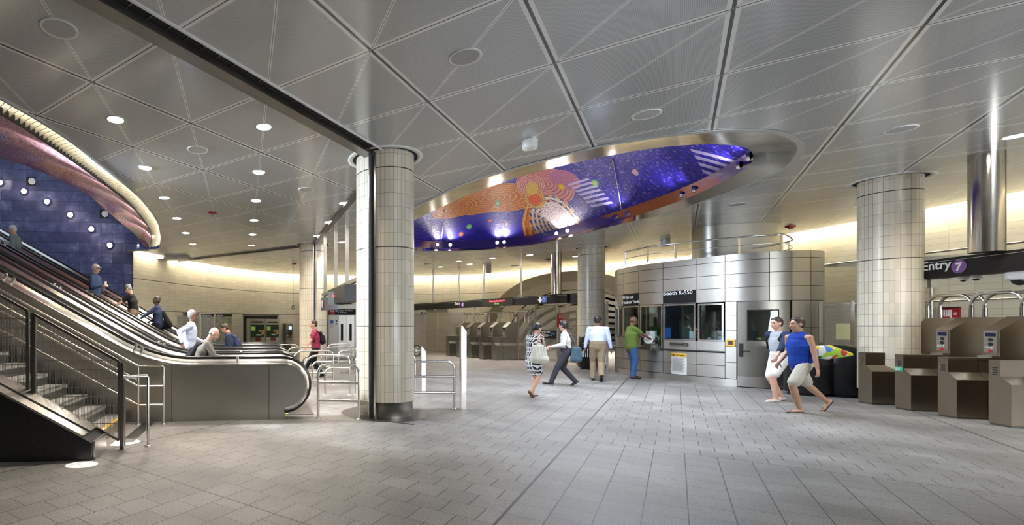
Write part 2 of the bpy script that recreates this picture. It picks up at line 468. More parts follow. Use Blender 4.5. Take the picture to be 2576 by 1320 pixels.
def m_mesh(name, pitch=.03, hole=.66, col=(.50, .48, .45)):
    """perforated steel sheet / woven wire: real see-through holes"""
    m, nt, b = newmat(name); vec, u, v, z = coords(nt, 'UV')
    a = (u + v).edge(pitch); c = (u - v).edge(pitch)
    h = a.mn(c).gt(pitch * .5 * (1 - hole))
    tr = nt.nodes.new('ShaderNodeBsdfTransparent'); mx_ = nt.nodes.new('ShaderNodeMixShader')
    b.inputs['Base Color'].default_value = (*col, 1); b.inputs['Metallic'].default_value = .9; b.inputs['Roughness'].default_value = .4
    nt.links.new(h.so, mx_.inputs[0]); nt.links.new(b.outputs[0], mx_.inputs[1]); nt.links.new(tr.outputs[0], mx_.inputs[2])
    nt.links.new(mx_.outputs[0], nt.nodes['Material Output'].inputs[0])
    return m
M['wire'] = m_mesh('woven_wire_infill')
def m_glass(name, col=(.80, .92, .90), a=.80):
    m, nt, b = newmat(name)
    n = noise(nt, coords(nt)[0], 2.0, 2)
    tr = nt.nodes.new('ShaderNodeBsdfTransparent'); tr.inputs[0].default_value = (*col, 1)
    gl = nt.nodes.new('ShaderNodeBsdfGlossy'); gl.inputs['Roughness'].default_value = .02; gl.inputs[0].default_value = (.9, .95, .95, 1)
    fr = nt.nodes.new('ShaderNodeFresnel'); fr.inputs[0].default_value = 1.5
    f = Sk(nt, fr.outputs[0]) * 1.4 + n * .02 + (1 - a) * .25
    mx_ = nt.nodes.new('ShaderNodeMixShader'); nt.links.new(f.so, mx_.inputs[0]); nt.links.new(tr.outputs[0], mx_.inputs[1]); nt.links.new(gl.outputs[0], mx_.inputs[2])
    nt.links.new(mx_.outputs[0], nt.nodes['Material Output'].inputs[0]); return m
M['glass'] = m_glass('booth_glass')
# ---------------------------------------------------------------- room shell
def strip(name, pts, z0, z1, mat, u0=0.0, kind='structure', parent=None, zs=None):
    """vertical wall over a plan polyline, uv in metres"""
    mb = MB(); us = [u0]
    for a, b in zip(pts, pts[1:]): us.append(us[-1] + (Vector(b) - Vector(a)).length)
    rows = []; uvs = {}
    me_v = []; fs = []; uvl = []
    for k, p in enumerate(pts):
        me_v += [(p[0], p[1], z0), (p[0], p[1], z1)]; uvl += [(us[k], z0), (us[k], z1)]
    for k in range(len(pts) - 1): fs.append((2 * k, 2 * k + 2, 2 * k + 3, 2 * k + 1))
    me = bpy.data.meshes.new(name); me.from_pydata(me_v, [], fs)
    uv = me.uv_layers.new(name='UVMap')
    for lp in me.loops: uv.data[lp.index].uv = uvl[lp.vertex_index]
    me.materials.append(mat); me.update()
    o = bpy.data.objects.new(name, me); C.objects.link(o)
    if parent is not None: o.parent = parent
    if kind: o['kind'] = kind
    return o, us[-1]
def smooth_poly(pts, n=6):          # Catmull-Rom through plan points
    P = [Vector(p) for p in pts]; out = []
    for k in range(len(P) - 1):
        p0 = P[max(k - 1, 0)]; p1 = P[k]; p2 = P[k + 1]; p3 = P[min(k + 2, len(P) - 1)]
        for j in range(n):
            t = j / n
            out.append(.5 * ((2 * p1) + (p2 - p0) * t + (2 * p0 - 5 * p1 + 4 * p2 - p3) * t * t + (3 * p1 - p0 - 3 * p2 + p3) * t ** 3))
    out.append(P[-1]); return out

# floor: one slab, the setting
mb = MB(); mb.box((-14, -7, -.12), (20, 33, 0)); fl = mb.build('floor', M['floor']); fl['kind'] = 'structure'

# openings in the ceiling
WELL_OUT = [CE(x, y) for x, y in ((0, 243), (93, 296), (186, 356.6), (248.5, 408), (295, 445), (342, 484), (373, 518), (398, 557), (404, 580), (406, 602), (402, 621), (391, 626.5))]
well = smooth_poly([(-4.9, 3.4, CEIL), (-4.15, 5.0, CEIL)] + [tuple(p) for p in WELL_OUT], 5)
well_hole = [Vector(p) for p in well] + [Vector((-7.05, 19.15, CEIL)), Vector((-13.4, 18.5, CEIL)), Vector((-13.4, 3.4, CEIL))]
def fit_loop(px, z):
    return smooth_poly([tuple(CE(x, y, z)) for x, y in px] + [tuple(CE(*px[0], z))], 5)[:-1]
OV0 = [(1000, 553), (1042, 526), (1161, 467), (1266, 433), (1404, 395), (1525, 366), (1646, 347), (1767, 334), (1848, 330.5), (1928, 332.5), (1977, 344), (2003, 364),
       (2000, 388), (1969, 421), (1888, 459), (1807, 490), (1727, 518), (1646, 541.5), (1565, 562), (1484, 582), (1404, 602), (1323, 616.5), (1202, 628), (1081, 630.5), (1030, 628), (985, 615), (965, 590)]
OV1 = [(1008, 575), (1042, 554), (1161, 498), (1283, 453), (1404, 419), (1525, 393), (1646, 372.5), (1767, 363), (1848, 366), (1884, 376), (1895, 392), (1889, 410),
       (1868, 429), (1807, 463), (1727, 499), (1646, 527.5), (1565, 553), (1484, 576), (1404, 597), (1335, 610.5), (1242, 620.5), (1121, 625), (1050, 622), (1010, 613), (992, 598)]
oval = fit_loop(OV0, CEIL)
# ceiling outline follows the walls a little inside them
WALL_R = smooth_poly([(16.6, -3), (16.5, 5), (16.4, 11), (16.3, 15.5), (16.25, 19)], 4)
ARC_A, ARC_B = Vector((17.1, 21.0)), Vector((10.6, 28.4))
WALL_B = smooth_poly([(10.6, 28.4), (8.6, 29.1), (5.5, 29.5), (2.5, 29.2), (-.6, 28.3), (-2.3, 27.0), (-3.8, 25.2), (-5.2, 22.9), (-6.1, 20.9), (-6.75, 19.3)], 5)
def inset(pts, d):
    out = []
    for k, p in enumerate(pts):
        a = pts[max(k - 1, 0)]; b = pts[min(k + 1, len(pts) - 1)]; t = (Vector(b[:2]) - Vector(a[:2])).normalized()
        out.append(Vector((p[0] - t.y * d, p[1] + t.x * d)))
    return out
outer2 = inset(WALL_R + [ARC_A, ARC_B] + WALL_B[1:-1], .26)
outline = [Vector((-14, -4.5, CEIL)), Vector((16.3, -4.5, CEIL))] + [Vector((p.x, p.y, CEIL)) for p in outer2[1:]] + [Vector((-6.6, 19.35, CEIL)), Vector((-14, 18.6, CEIL))]
loops = [outline, list(reversed(well_hole)), oval]
tri = tessellate_polygon(loops); allp = [p for L in loops for p in L]
mb = MB(); mb.add(allp, [tuple(t) for t in tri]); ce = mb.build('ceiling', M['ceiling'], smooth=False); ce['kind'] = 'structure'
bm = bmesh.new(); bm.from_mesh(ce.data)
for f in bm.faces:
    if f.normal.z > 0: f.normal_flip()
bm.to_mesh(ce.data); bm.free()

# walls
w, ur = strip('wall_right', WALL_R, 0, 5.3, M['wall_tile'])
strip('wall_back', WALL_B, 0, 5.3, M['wall_tile'], 0.2)
# arched end wall with the opening of the down tunnel
L_ab = (ARC_B - ARC_A).length; dab = (ARC_B - ARC_A) / L_ab
KC, AX, HZ = 5.05, 4.25, 4.22                    # arch centre along the wall, half width, height
def arc_pt(s, z, off=0.0):
    n = Vector((-dab.y, dab.x)); p = ARC_A + dab * s - n * off * -1
    return Vector((p.x, p.y, z))
NB = Vector((dab.y, -dab.x))                      # away from the hall
if NB.y < 0: NB = -NB
def arch(a, h, e=2.25, n=72):
    o = []
    for k in range(n + 1):
        t = pi * k / n; c, s_ = cos(t), sin(t)
        o.append((KC + a * (abs(c) ** (2 / e)) * (1 if c > 0 else -1), h * abs(s_) ** (2 / e)))
    return o
outerl = [Vector((0, 0, 0)), Vector((0, 5.3, 0)), Vector((L_ab, 5.3, 0)), Vector((L_ab, 0, 0))]
ar = arch(AX, HZ)
poly = [Vector((L_ab, 0, 0)), Vector((L_ab, 5.3, 0)), Vector((0, 5.3, 0)), Vector((0, 0, 0))] + [Vector((s, z, 0)) for s, z in ar if s > 0.02]
tri = tessellate_polygon([poly]); me = bpy.data.meshes.new('wall_arch')
me.from_pydata([tuple(arc_pt(p.x, p.y)) for p in poly], [], [tuple(t) for t in tri]); uv = me.uv_layers.new(name='UVMap')
for lp in me.loops: q = poly[lp.vertex_index]; uv.data[lp.index].uv = (q.x, q.y)
me.materials.append(M['wall_tile']); o = bpy.data.objects.new('wall_arch', me); C.objects.link(o); o['kind'] = 'structure'
# short return between right wall and arch wall
strip('wall_return', [WALL_R[-1], (17.1, 21.0)], 0, 5.3, M['wall_tile'], ur)

# walls behind and to the left of the camera
strip('wall_front', [(-14.2, -4.6), (16.7, -4.6)], 0, 5.3, M['wall_tile'])
strip('wall_left', [(-14.2, 18.45), (-14.2, -4.6)], 0, 9.5, M['wall_tile'])
# slate wall beside the escalators
SL_A, SL_B = Vector((-14.2, 18.45, 0)), Vector((-7.02, 19.14, 0))
strip('wall_slate', [SL_A, SL_B, Vector((-6.78, 19.42, 0))], 0, 9.5, M['slate'])
strip('wall_well', [(-7.02, 19.14), (-5.2, 19.45), (-3.6, 17.5), (-3.3, 3.0), (-14.2, 3.0)], 4.6, 9.5, M['slate'])
# cap over the cove, keeps the light on the walls
top = inset(WALL_R, -.02) + [ARC_A + Vector((.1, .1)), ARC_B + Vector((.1, .1))] + inset(WALL_B[1:], -.02)
inn = inset(WALL_R, .30) + [ARC_A, ARC_B] + inset(WALL_B[1:], .30)
inn[len(WALL_R)] = outer2[len(WALL_R)]; inn[len(WALL_R) + 1] = outer2[len(WALL_R) + 1]
mb = MB(); mb.grid([[Vector((p.x, p.y, 5.2)) for p in top], [Vector((p.x, p.y, 5.2)) for p in inn], [Vector((p.x, p.y, CEIL)) for p in inn]], smooth=False)
o = mb.build('trim_1', M['pale_metal']); o['kind'] = 'structure'

# cove lamps: continuous warm strip hidden above the ceiling edge
mcove = plain('warm_cove_tube', (.9, .9, .9), .5, emit=(1, .87, .66), es=74)
def cove(pts, name, label):
    mb = MB(); q = [Vector((p.x, p.y, 4.80)) for p in pts]; mb.tube(q, .028, 6)
    t = mb.build(name, mcove); return tag(t, label, 'light', 'cove light tubes')
cove(inset(WALL_R, .235), 'cove_light', 'warm light tube in the slot above the right hand tiled wall')
cove([Vector((p.x, p.y)) + NB * .0 for p in inset([ARC_A, ARC_A.lerp(ARC_B, .5), ARC_B], .2)], 'cove_light', 'warm light tube in the slot above the arch of the tunnel')
cove(inset(WALL_B, .235)[1:], 'cove_light', 'warm light tube in the slot above the curved far wall')

# ---------------------------------------------------------------- escalator tunnel behind the arch
TUN = empty('tunnel_portal', tuple(arc_pt(KC, 0)), 0, 'wide arched steel portal of the down escalator tunnel behind the fare gates', 'arch')
TUN_T = Matrix.Translation(-Vector(arc_pt(KC, 0)))
def tpt(s, z, d):                                  # d metres into the tunnel, which dives
    p = arc_pt(s, z); return Vector((p.x + NB.x * d, p.y + NB.y * d, z - max(0, d - .6) * .38))
mb = MB(TUN_T)
o0 = arch(AX + .28, HZ + .12); i0 = arch(AX - .30, HZ - .40); i1 = arch(AX - .55, HZ - .62)
mb.grid([[tpt(s, z, .0) for s, z in o0], [tpt(s, z, -.35) for s, z in o0], [tpt(s, z, -.35) for s, z in i0], [tpt(s, z, .9) for s, z in i1]], smooth=False)
mb.build('portal_ring', plain('beige_portal_metal', (.42, .37, .28), .35, .7), TUN)
for q_ in (2.0, 5.0):
    pp = tpt(KC, 3.2, q_); area('tunnel_fill', pp, pp - up * 2, .4, 3.0, 160, (1, .88, .72))  # added fill with no fixture, lifts the ribs out of the dark
mb = MB(TUN_T)
for k in range(11):
    d = 1.0 + k * .95
    a_ = arch(AX - .55, HZ - .62)
    mb.grid([[tpt(s, z, d) for s, z in a_], [tpt(s, z, d + .58) for s, z in a_]])
mb.build('vault_rib', M['steel_panel'], TUN)
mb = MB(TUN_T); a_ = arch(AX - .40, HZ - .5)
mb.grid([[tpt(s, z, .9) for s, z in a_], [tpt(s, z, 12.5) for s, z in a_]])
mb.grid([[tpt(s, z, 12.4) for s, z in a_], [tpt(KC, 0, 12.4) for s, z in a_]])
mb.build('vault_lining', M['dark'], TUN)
mb = MB(TUN_T)
mb.tube([tpt(KC - 2.2, 1.5, .2), tpt(KC + 2.2, 1.5, .2)], .02, 6)
mb.build('cross_bar', M['chrome'], TUN)

# ---------------------------------------------------------------- artwork recess in the ceiling
ART = empty('ceiling_mosaic', (6.5, 12.5, CEIL), 0, 'large tilted oval ceiling recess with a blue and orange glass mosaic and steel rim', 'artwork')
T = Matrix.Translation(-Vector((6.5, 12.5, CEIL)))
Z1, Z2 = CEIL + .12, CEIL + .42
inner = fit_loop(OV1, Z1)
def match(outer_l, inner_l, n=120):
    """resample two closed loops by angle about a shared centre"""
    c = sum(inner_l, Vector()) / len(inner_l); c = Vector((c.x, c.y, 0))
    def at(L, a):
        best = None
        d = Vector((cos(a), sin(a)))
        for k in range(len(L)):
            p = L[k] - c; q = L[(k + 1) % len(L)] - c
            e = q - p; den = d.x * e.y - d.y * e.x
            if abs(den) < 1e-9: continue
            t = (p.x * e.y - p.y * e.x) / den; s = (p.x * d.y - p.y * d.x) / den
            if t > 0 and -1e-6 <= s <= 1 + 1e-6 and (best is None or t > best): best = t
        return Vector((c.x + d.x * best, c.y + d.y * best, L[0].z))
    # denser where elongated
    A = [2 * pi * k / n for k in range(n)]
    return [at(outer_l, a) for a in A], [at(inner_l, a) for a in A]
Lo, Li = match(oval, inner, 160)
mb = MB(T)
c0 = sum(Lo, Vector()) / len(Lo)
Lo2 = [p + (p - c0).normalized() * .10 + Vector((0, 0, -.012)) for p in Lo]
mb.grid([Lo2 + [Lo2[0]], [p + Vector((0, 0, -.012)) for p in Lo] + [Lo[0] + Vector((0, 0, -.012))]], smooth=False)
mb.grid([[p + Vector((0, 0, .004)) for p in Lo2] + [Lo2[0] + Vector((0, 0, .004))], Lo2 + [Lo2[0]]], smooth=False)
mb.build('rim_trim', M['pale_metal'], ART)
mb = MB(T); mb.grid([[p + Vector((0, 0, -.012)) for p in Lo] + [Lo[0] + Vector((0, 0, -.012))], Li + [Li[0]]])
mb.build('polished_cone', M['steel_polish'], ART)
mb = MB(T); Lt = [Vector((p.x, p.y, Z2)) for p in Li]; mb.grid([Li + [Li[0]], Lt + [Lt[0]]])
mb.build('mirror_band', M['steel_mirror'], ART)
HD = 1.5; mc = sum(Lt, Vector()) / len(Lt); mc = Vector((mc.x, mc.y, 0))
def rho(px_, py_):                  # normalised radius inside the oval
    d = Vector((px_ - mc.x, py_ - mc.y, 0)); a = atan2(d.y, d.x) % (2 * pi); best = 1
    L_ = [(atan2(p.y - mc.y, p.x - mc.x) % (2 * pi), (Vector((p.x, p.y, 0)) - mc).length) for p in Lt]
    best = min(L_, key=lambda q: min(abs(q[0] - a), 2 * pi - abs(q[0] - a))); return d.length / best[1]
def dome_z(x_, y_): r = min(1, rho(x_, y_)); return Z2 + HD * (1 - r * r)
def MO(x_, y_):                     # plan point of the mosaic dome on the line of sight of a photo pixel
    lo, hi = 7.0, 22.0; prev = None; hit = None
    for k in range(160):
        Y_ = lo + (hi - lo) * k / 159; X0 = (x_ - PX) * Y_ / F; zr_ = EYE + (HY - y_) * Y_ / F; dv = zr_ - dome_z(X0, Y_)
        if prev is not None and prev < 0 <= dv and rho(X0, Y_) < 1.05: hit = (X0, Y_)
        prev = dv
    if hit is None: p = CE(x_, y_, Z2); hit = (p.x, p.y)
    return Vector(hit)
def DSC(x_, y_, w_, h_, rings, spokes, cols):
    c = MO(x_, y_); a, b_ = MO(x_, y_ - h_), MO(x_, y_ + h_); rx = w_ * c.y / F; ry = max(.05, (a - b_).length / 2); m = (a + b_) / 2 if h_ > 12 else c
    return (m.x, m.y, rx, rings, spokes, cols, ry / rx, atan2((a - b_).y, (a - b_).x))
W_, R_, O_, Y_, P_, K_ = (.62, .58, .62), (.48, .045, .02), (.62, .20, .03), (.65, .42, .07), (.42, .12, .22), (.06, .04, .20)
OR1 = [(0, (.50, .13, .02)), (.35, (.42, .05, .02)), (.5, (.62, .38, .06)), (.68, (.5, .14, .03)), (.88, (.14, .05, .10))]
b0, b1 = MO(1085, 524), MO(1345, 520); bd = b1 - b0
mos = m_mosaic('glass_mosaic', (.016, .011, .30),
    discs=[DSC(1235, 500, 112, 36, 9, 0, OR1), DSC(1150, 520, 60, 22, 6, 0, OR1),
           DSC(1232, 566, 120, 34, 1, 0, [(0, (.016, .011, .30)), (.5, (.025, .02, .33))]),
           DSC(1370, 462, 66, 44, 8, 0, [(0, (.50, .28, .30)), (.4, R_), (.7, (.5, .26, .36))]),
           DSC(1335, 462, 34, 26, 7, 0, [(0, (.60, .34, .32)), (.5, (.45, .10, .10))]),
           DSC(1420, 450, 34, 24, 4, 0, [(0, P_), (.5, (.45, .16, .30)), (.8, (.3, .08, .3))]),
           DSC(1392, 544, 74, 58, 5, 0, [(0, O_), (.3, (.45, .06, .04)), (.55, Y_), (.8, (.5, .12, .05))]),
           DSC(1398, 540, 62, 50, 6, 22, [(0, (.62, .60, .60)), (.28, K_), (.5, (.58, .55, .50)), (.72, O_), (.88, (.6, .58, .6))]),
           DSC(1400, 542, 34, 27, 5, 18, [(0, (.66, .60, .62)), (.3, (.30, .20, .35)), (.6, (.62, .56, .50))]),
           DSC(1345, 498, 24, 26, 4, 26, [(0, O_), (.3, (.06, .16, .20)), (.5, Y_), (.8, O_)]),
           DSC(1345, 498, 14, 15, 4, 14, [(0, R_), (.4, O_), (.7, R_)]),
           DSC(1338, 471, 14, 13, 3, 14, [(0, Y_), (.5, (.45, .28, .1)), (.8, Y_)]),
           DSC(1598, 429, 7, 9, 1, 12, [(0, (.7, .5, .45)), (.5, (.25, .12, .3))]),
           DSC(1497, 460, 8, 9, 1, 0, [(0, (.45, .6, .12)), (.5, (.12, .40, .14)), (.8, (.05, .25, .2))]),
           DSC(1412, 466, 8, 8, 1, 0, [(0, (.7, .5, .02)), (.6, (.6, .3, .02))]),
           DSC(1252, 510, 6, 7, 1, 0, [(0, (.3, .55, .2)), (.5, (.1, .3, .25))]),
           DSC(1180, 567, 7, 7, 1, 0, [(0, (.3, .6, .2)), (.5, (.1, .35, .2))]),
           DSC(1233, 554, 5, 5, 1, 0, [(0, (.6, .1, .05)), (.6, (.4, .05, .1))]),
           DSC(1160, 588, 6, 6, 1, 0, [(0, (.6, .25, .05)), (.6, (.3, .1, .2))]),
           DSC(1274, 560, 4, 4, 1, 0, [(0, (.5, .1, .1)), (.6, (.3, .05, .2))])],
    bands=[],
    bars=[(*MO(1452, 452), *(MO(1520, 520) - MO(1452, 452)).normalized(), 7, (MO(1520, 520) - MO(1452, 452)).length / 7, .40),
          (*MO(1800, 384), *(MO(1838, 432) - MO(1800, 384)).normalized(), 4, (MO(1838, 432) - MO(1800, 384)).length / 4, .45)])
P = []
for k in range(13):
    t = 1 - k / 12; row = [Vector((mc.x + (p.x - mc.x) * t, mc.y + (p.y - mc.y) * t, Z2 + HD * (1 - t * t))) for p in Lt]; P.append(row + [row[0]])
mb = MB(T); mb.grid(P); mb.build('mosaic_panel', mos, ART, uvf=lambda p: (p.x, p.y))
# panel joints in the mosaic
mb = MB(T)
for (xa, ya), (xb, yb) in (((1541, 390), (1563, 523)), ((1118, 516), (1111, 604))):
    A_, B_ = MO(xa, ya + 6), MO(xb, yb - 4); mb.tube([Vector((*A_.lerp(B_, k / 12), dome_z(*A_.lerp(B_, k / 12)) - .01)) for k in range(13)], .014, 6)
mb.build('panel_joint', M['chrome'], ART)
# spotlights set in the mirror band
for x, y in ((1097, 615), (1124, 616), (1244, 606), (1272, 603), (1396, 582), (1426, 576), (1549, 545), (1580, 535), (1713, 491), (1746, 478), (1863, 416), (1884, 396)):
    best = min(Li, key=lambda p: abs(PX + F * p.x / p.y - x) + (1000 if (HY - F * (p.z - EYE) / p.y) < y - 30 else 0) + abs((HY - F * (p.z + .15 - EYE) / p.y) - y) * .5)
    ci = sum(Li, Vector()) / len(Li); n = (Vector((ci.x, ci.y, 0)) - Vector((best.x, best.y, 0))).normalized()
    p = Vector((best.x, best.y, Z1 + .15)); r = .085
    mb = MB(T); mb.tube([p - n * .02, p + n * .035], r, 16); o = mb.build('spot_housing', M['chrome'], ART)
    mb = MB(T); mb.tube([p + n * .03, p + n * .042], r * .62, 14)
    mb.build('spot_lens', M['lamp_spot'] if x < 1440 else M['steel_polish'], o)
    q = p + n * .10; tg_ = p + n * 2.2 + Vector((0, 0, 1.3)); spot('mosaic_spot', q, tg_, 34 if x < 1440 else 26, (1, .90, .82), 110, .8, .05)

# ---------------------------------------------------------------- ceiling well over the escalators
WT = empty('well_rim', (-5, 12, CEIL), 0, 'lit louvred rim and curved mosaic fascia around the ceiling opening above the escalators', 'artwork')
T = Matrix.Translation(-Vector((-5, 12, CEIL)))
blk_px = ((0, 287), (93, 344), (186, 408), (248.5, 453), (311, 501), (342, 532), (363, 558), (373, 573), (379.5, 592), (379, 608), (375, 622))
low_px = ((0, 397, 5.8), (62, 416, 5.72), (140, 448, 5.62), (186, 470, 5.5), (233, 498, 5.4), (264, 527, 5.3), (304, 560, 5.1), (323, 575, 5.0), (345, 596, 4.9), (357, 612, 4.8), (371, 624, 4.66))
out_c = smooth_poly([(-4.9, 3.4, CEIL), (-4.15, 5.0, CEIL)] + [tuple(p) for p in WELL_OUT[:-1]], 6)
blk_c = smooth_poly([(-5.4, 3.8, CEIL + .02), (-4.65, 5.4, CEIL + .02)] + [tuple(CE(x, y, CEIL + .02)) for x, y in blk_px], 6)
low_c = smooth_poly([(-8.6, 8.0, 5.9), (-8.0, 10.2, 5.85)] + [tuple(CE(x, y, z)) for x, y, z in low_px], 6)
def resample(P, n):
    d = [0]
    for a, b in zip(P, P[1:]): d.append(d[-1] + (b - a).length)
    out = []
    for k in range(n):
        t = d[-1] * k / (n - 1); i = 0
        while i < len(d) - 2 and d[i + 1] < t: i += 1
        w_ = (t - d[i]) / max(1e-9, d[i + 1] - d[i]); out.append(P[i].lerp(P[i + 1], w_))
    return out
NN = 150
oc, bc, lc = resample(out_c, NN), resample(blk_c, NN), resample(low_c, NN)
up = Vector((0, 0, 1))
mb = MB(T); mb.grid([[p + up * .05 for p in oc], [p - up * .02 for p in oc], [p.lerp(q, .10) - up * .02 for p, q in zip(oc, bc)], [p.lerp(q, .10) + up * .10 for p, q in zip(oc, bc)]], smooth=False)
mb.build('edge_trim', M['pale_metal'], WT)
mb = MB(T); mb.grid([[p.lerp(q, .94) + up * .10 for p, q in zip(oc, bc)], [p.lerp(q, .94) - up * .01 for p, q in zip(oc, bc)], [q - up * .01 for q in bc], [q + up * .08 for q in bc]], smooth=False)
mb.build('black_trim', M['black'], WT)
mlou = plain('lit_diffuser', (.9, .8, .6), .5, emit=(1, .86, .62), es=6)
mb = MB(T); mb.grid([[p.lerp(q, .10) + up * .10 for p, q in zip(oc, bc)], [p.lerp(q, .36) + up * .16 for p, q in zip(oc, bc)]], smooth=False)
mb.build('light_tray', mlou, WT)
mfin = plain('lit_glass_louvre', (.75, .68, .50), .4, emit=(1, .84, .55), es=1.0)
mb = MB(T); mb.grid([[p.lerp(q, .36) + up * .16 for p, q in zip(oc, bc)], [p.lerp(q, .94) + up * .10 for p, q in zip(oc, bc)]], smooth=False)
mb.build('louvre_back', mfin, WT)
mb = MB(T); ro = resample(oc, 130); rb = resample(bc, 130)
for p, q in zip(ro, rb):
    a = p.lerp(q, .22) + up * .07; b_ = p.lerp(q, .93) + up * .06
    mb.bar(a, b_, .012, .09)
mb.build('louvre_fin', M['white'], WT)
mos2 = m_mosaic('fascia_mosaic', (.42, .22, .26),
    discs=[(2.2, .55, .8, 10, 0, [(0, (.10, .14, .45)), (.35, (.40, .05, .06)), (.6, (.30, .35, .5)), (.8, (.35, .08, .12))]),
           (.9, 1.1, .55, 7, 0, [(0, (.10, .12, .42)), (.5, (.5, .36, .4))]),
           (5.4, 1.1, .7, 8, 0, [(0, (.5, .38, .4)), (.5, (.36, .16, .22))]),
           (8.4, .75, .95, 11, 0, [(0, (.5, .4, .42)), (.4, (.40, .05, .04)), (.7, (.55, .40, .42))]),
           (10.6, .9, .7, 8, 0, [(0, (.45, .08, .05)), (.5, (.5, .4, .45)), (.75, (.40, .10, .06))]),
           (3.6, 1.0, .35, 5, 10, [(0, (.6, .35, .08)), (.5, (.3, .1, .2))])],
    bands=[(-3, .30, 1, .0, -.35, .1, [(0, (.06, .08, .34)), (.5, (.30, .05, .10)), (.75, (.45, .25, .1))], 0, 18),
           (2.5, .9, 1, .05, -.2, .3, [(0, (.55, .28, .05)), (.3, (.35, .08, .10)), (.6, (.5, .40, .45)), (.85, (.5, .12, .04))], 0, 5),
           (9.0, .2, 1, .1, -.2, .3, [(0, (.5, .40, .12)), (.5, (.10, .12, .35)), (.8, (.55, .5, .4))], 0, 3)])
P = [[q.lerp(r, t) for q, r in zip(bc, lc)] for t in (0, .25, .5, .75, 1)]
for k, t in enumerate((0, .25, .5, .75, 1)):      # slight belly
    for i in range(NN): P[k][i] = P[k][i] + up * .12 * sin(pi * t)
mb = MB(T); mb.grid(P)
for k_ in (22, 44, 66, 86, 104, 122):
    a_ = bc[k_] - up * .03; b_ = bc[k_].lerp(lc[k_], .45) + up * .1; d_ = (b_ - a_).normalized(); sd_ = Vector((d_.y, -d_.x, 0)) * .25
    spot('fascia_spot', a_ + Vector((-.02, 0, -.28)) , b_, 55, (1, .92, .86), 80, .8, .04)
dl = [0]
for a, b in zip(bc, bc[1:]): dl.append(dl[-1] + (b - a).length)
idx = {}
n_ = NN
cnt = [0]
me_uv = [(dl[i % n_] - 3, (1 - k / 4) * (P[0][i % n_] - P[4][i % n_]).length * .5) for k in range(5) for i in range(n_)]
o = mb.build('mosaic_fascia', mos2, WT)
uvl = o.data.uv_layers.new(name='UVMap')
for lp in o.data.loops: uvl.data[lp.index].uv = me_uv[lp.vertex_index]
mb = MB(T); mb.grid([[p - up * .0 for p in lc], [p + up * .25 + Vector((-.05, 0, 0)) for p in lc]], smooth=False); mb.build('fascia_return', M['dark'], WT)
# round lamps and recessed fittings on the slate wall
def slate_at(x, y):                 # point of the slate wall seen at a pixel
    d = Vector(((x - PX) / F, 1)); a = Vector(SL_A[:2]); e = Vector(SL_B[:2]) - a
    t = (a.x * e.y - a.y * e.x) / (d.x * e.y - d.y * e.x)
    return Vector((d.x * t, t, EYE + (HY - y) * t / F))
ns = Vector((SL_B.y - SL_A.y, -(SL_B.x - SL_A.x), 0)).normalized()
words = ('lowest', 'second lowest', 'third lowest', 'middle', 'third highest visible', 'highest')
for k, (x, y) in enumerate(((277, 617), (231, 577), (178, 541), (120, 508), (62, 482), (2, 460))):
    p = slate_at(x, y); t = empty('wall_lamp', tuple(p), 0, 'lit round lamp on the blue slate wall, %s of the sloping row' % words[k], 'lamp', 'lamps on the slate wall')
    mb = MB(); mb.tube([(0, 0, 0), ns * .07], .11, 20); mb.build('housing', M['steel'], t)
    mb = MB(); mb.sphere(ns * .06, .095); mb.build('lit_globe', M['lamp_well'], t)
for k, (x, y) in enumerate(((78, 456), (262, 538))):
    p = slate_at(x, y); t = empty('recessed_fitting', tuple(p), 0, 'unlit white round fitting in a square black recess on the slate wall, ' + ('upper left one' if k == 0 else 'lower right one'), 'lamp', 'square recesses in the slate wall')
    ex = Vector((SL_B.x - SL_A.x, SL_B.y - SL_A.y, 0)).normalized()
    mb = MB(); mb.bar(ns * .004 - up * .17, ns * .004 + up * .17, .34, .02, ns); mb.build('recess', M['dark'], t)
    mb = MB(); mb.tube([ns * .015 + ex * .05, ns * .06 + ex * .05], .125, 24); mb.build('disc', M['white'], t)
# ceiling edge against the slate wall: white soffit strip
mb = MB(); a = CE(318, 630.5); b = CE(374, 629.5); mb.bar(a, b, .10, .05); o = mb.build('trim_2', M['pale_metal']); o['kind'] = 'structure'

# ---------------------------------------------------------------- security gate track across the ceiling
COL_A = Vector((1.52, 8.62, 0)); COL_C = Vector((.47, 17.75, 0))
ia = A0 - CELL
def onrow(v, u, z=CEIL): return V2 * v + U2 * u + Vector((0, 0, z))
uA = COL_A.dot(U2)
TR = empty('gate_track', tuple(onrow(ia, 2, CEIL)), 0, 'dark roller gate track across the ceiling from the foreground to the near column', 'track')
T = Matrix.Translation(-onrow(ia, 2, CEIL))
mb = MB(T); mb.bar(onrow(ia + .13, -4.4, CEIL - .004), onrow(ia + .13, uA + .1, CEIL - .004), .12, .012); mb.build('slot', M['dark'], TR)
mb = MB(T); mb.bar(onrow(ia + .205, -4.4, CEIL - .01), onrow(ia + .205, uA + .1, CEIL - .01), .025, .03); mb.build('slot_lip', M['white'], TR)
mb = MB(T); mb.bar(onrow(ia - .02, -4.4, CEIL - .045), onrow(ia - .02, uA + .05, CEIL - .045), .19, .09); mb.build('beam', M['steel_dark'], TR)
mb = MB(T); mb.bar(onrow(ia - .125, -4.4, CEIL - .012), onrow(ia - .125, uA, CEIL - .012), .045, .02); mb.build('flange', M['pale_metal'], TR)
for k in range(60):
    if -1 + k * .22 > uA - .5: break
    mb = MB(T); mb.bar(onrow(ia + .08, -1 + k * .22, CEIL - .012), onrow(ia + .19, -1 + k * .22, CEIL - .012), .014, .012); mb.build('slot_bracket', M['steel_dark'], TR)
t2 = empty('gate_track', tuple(COL_A + up * CEIL), 0, 'dark gate track on the ceiling between the near column and the column behind it', 'track')
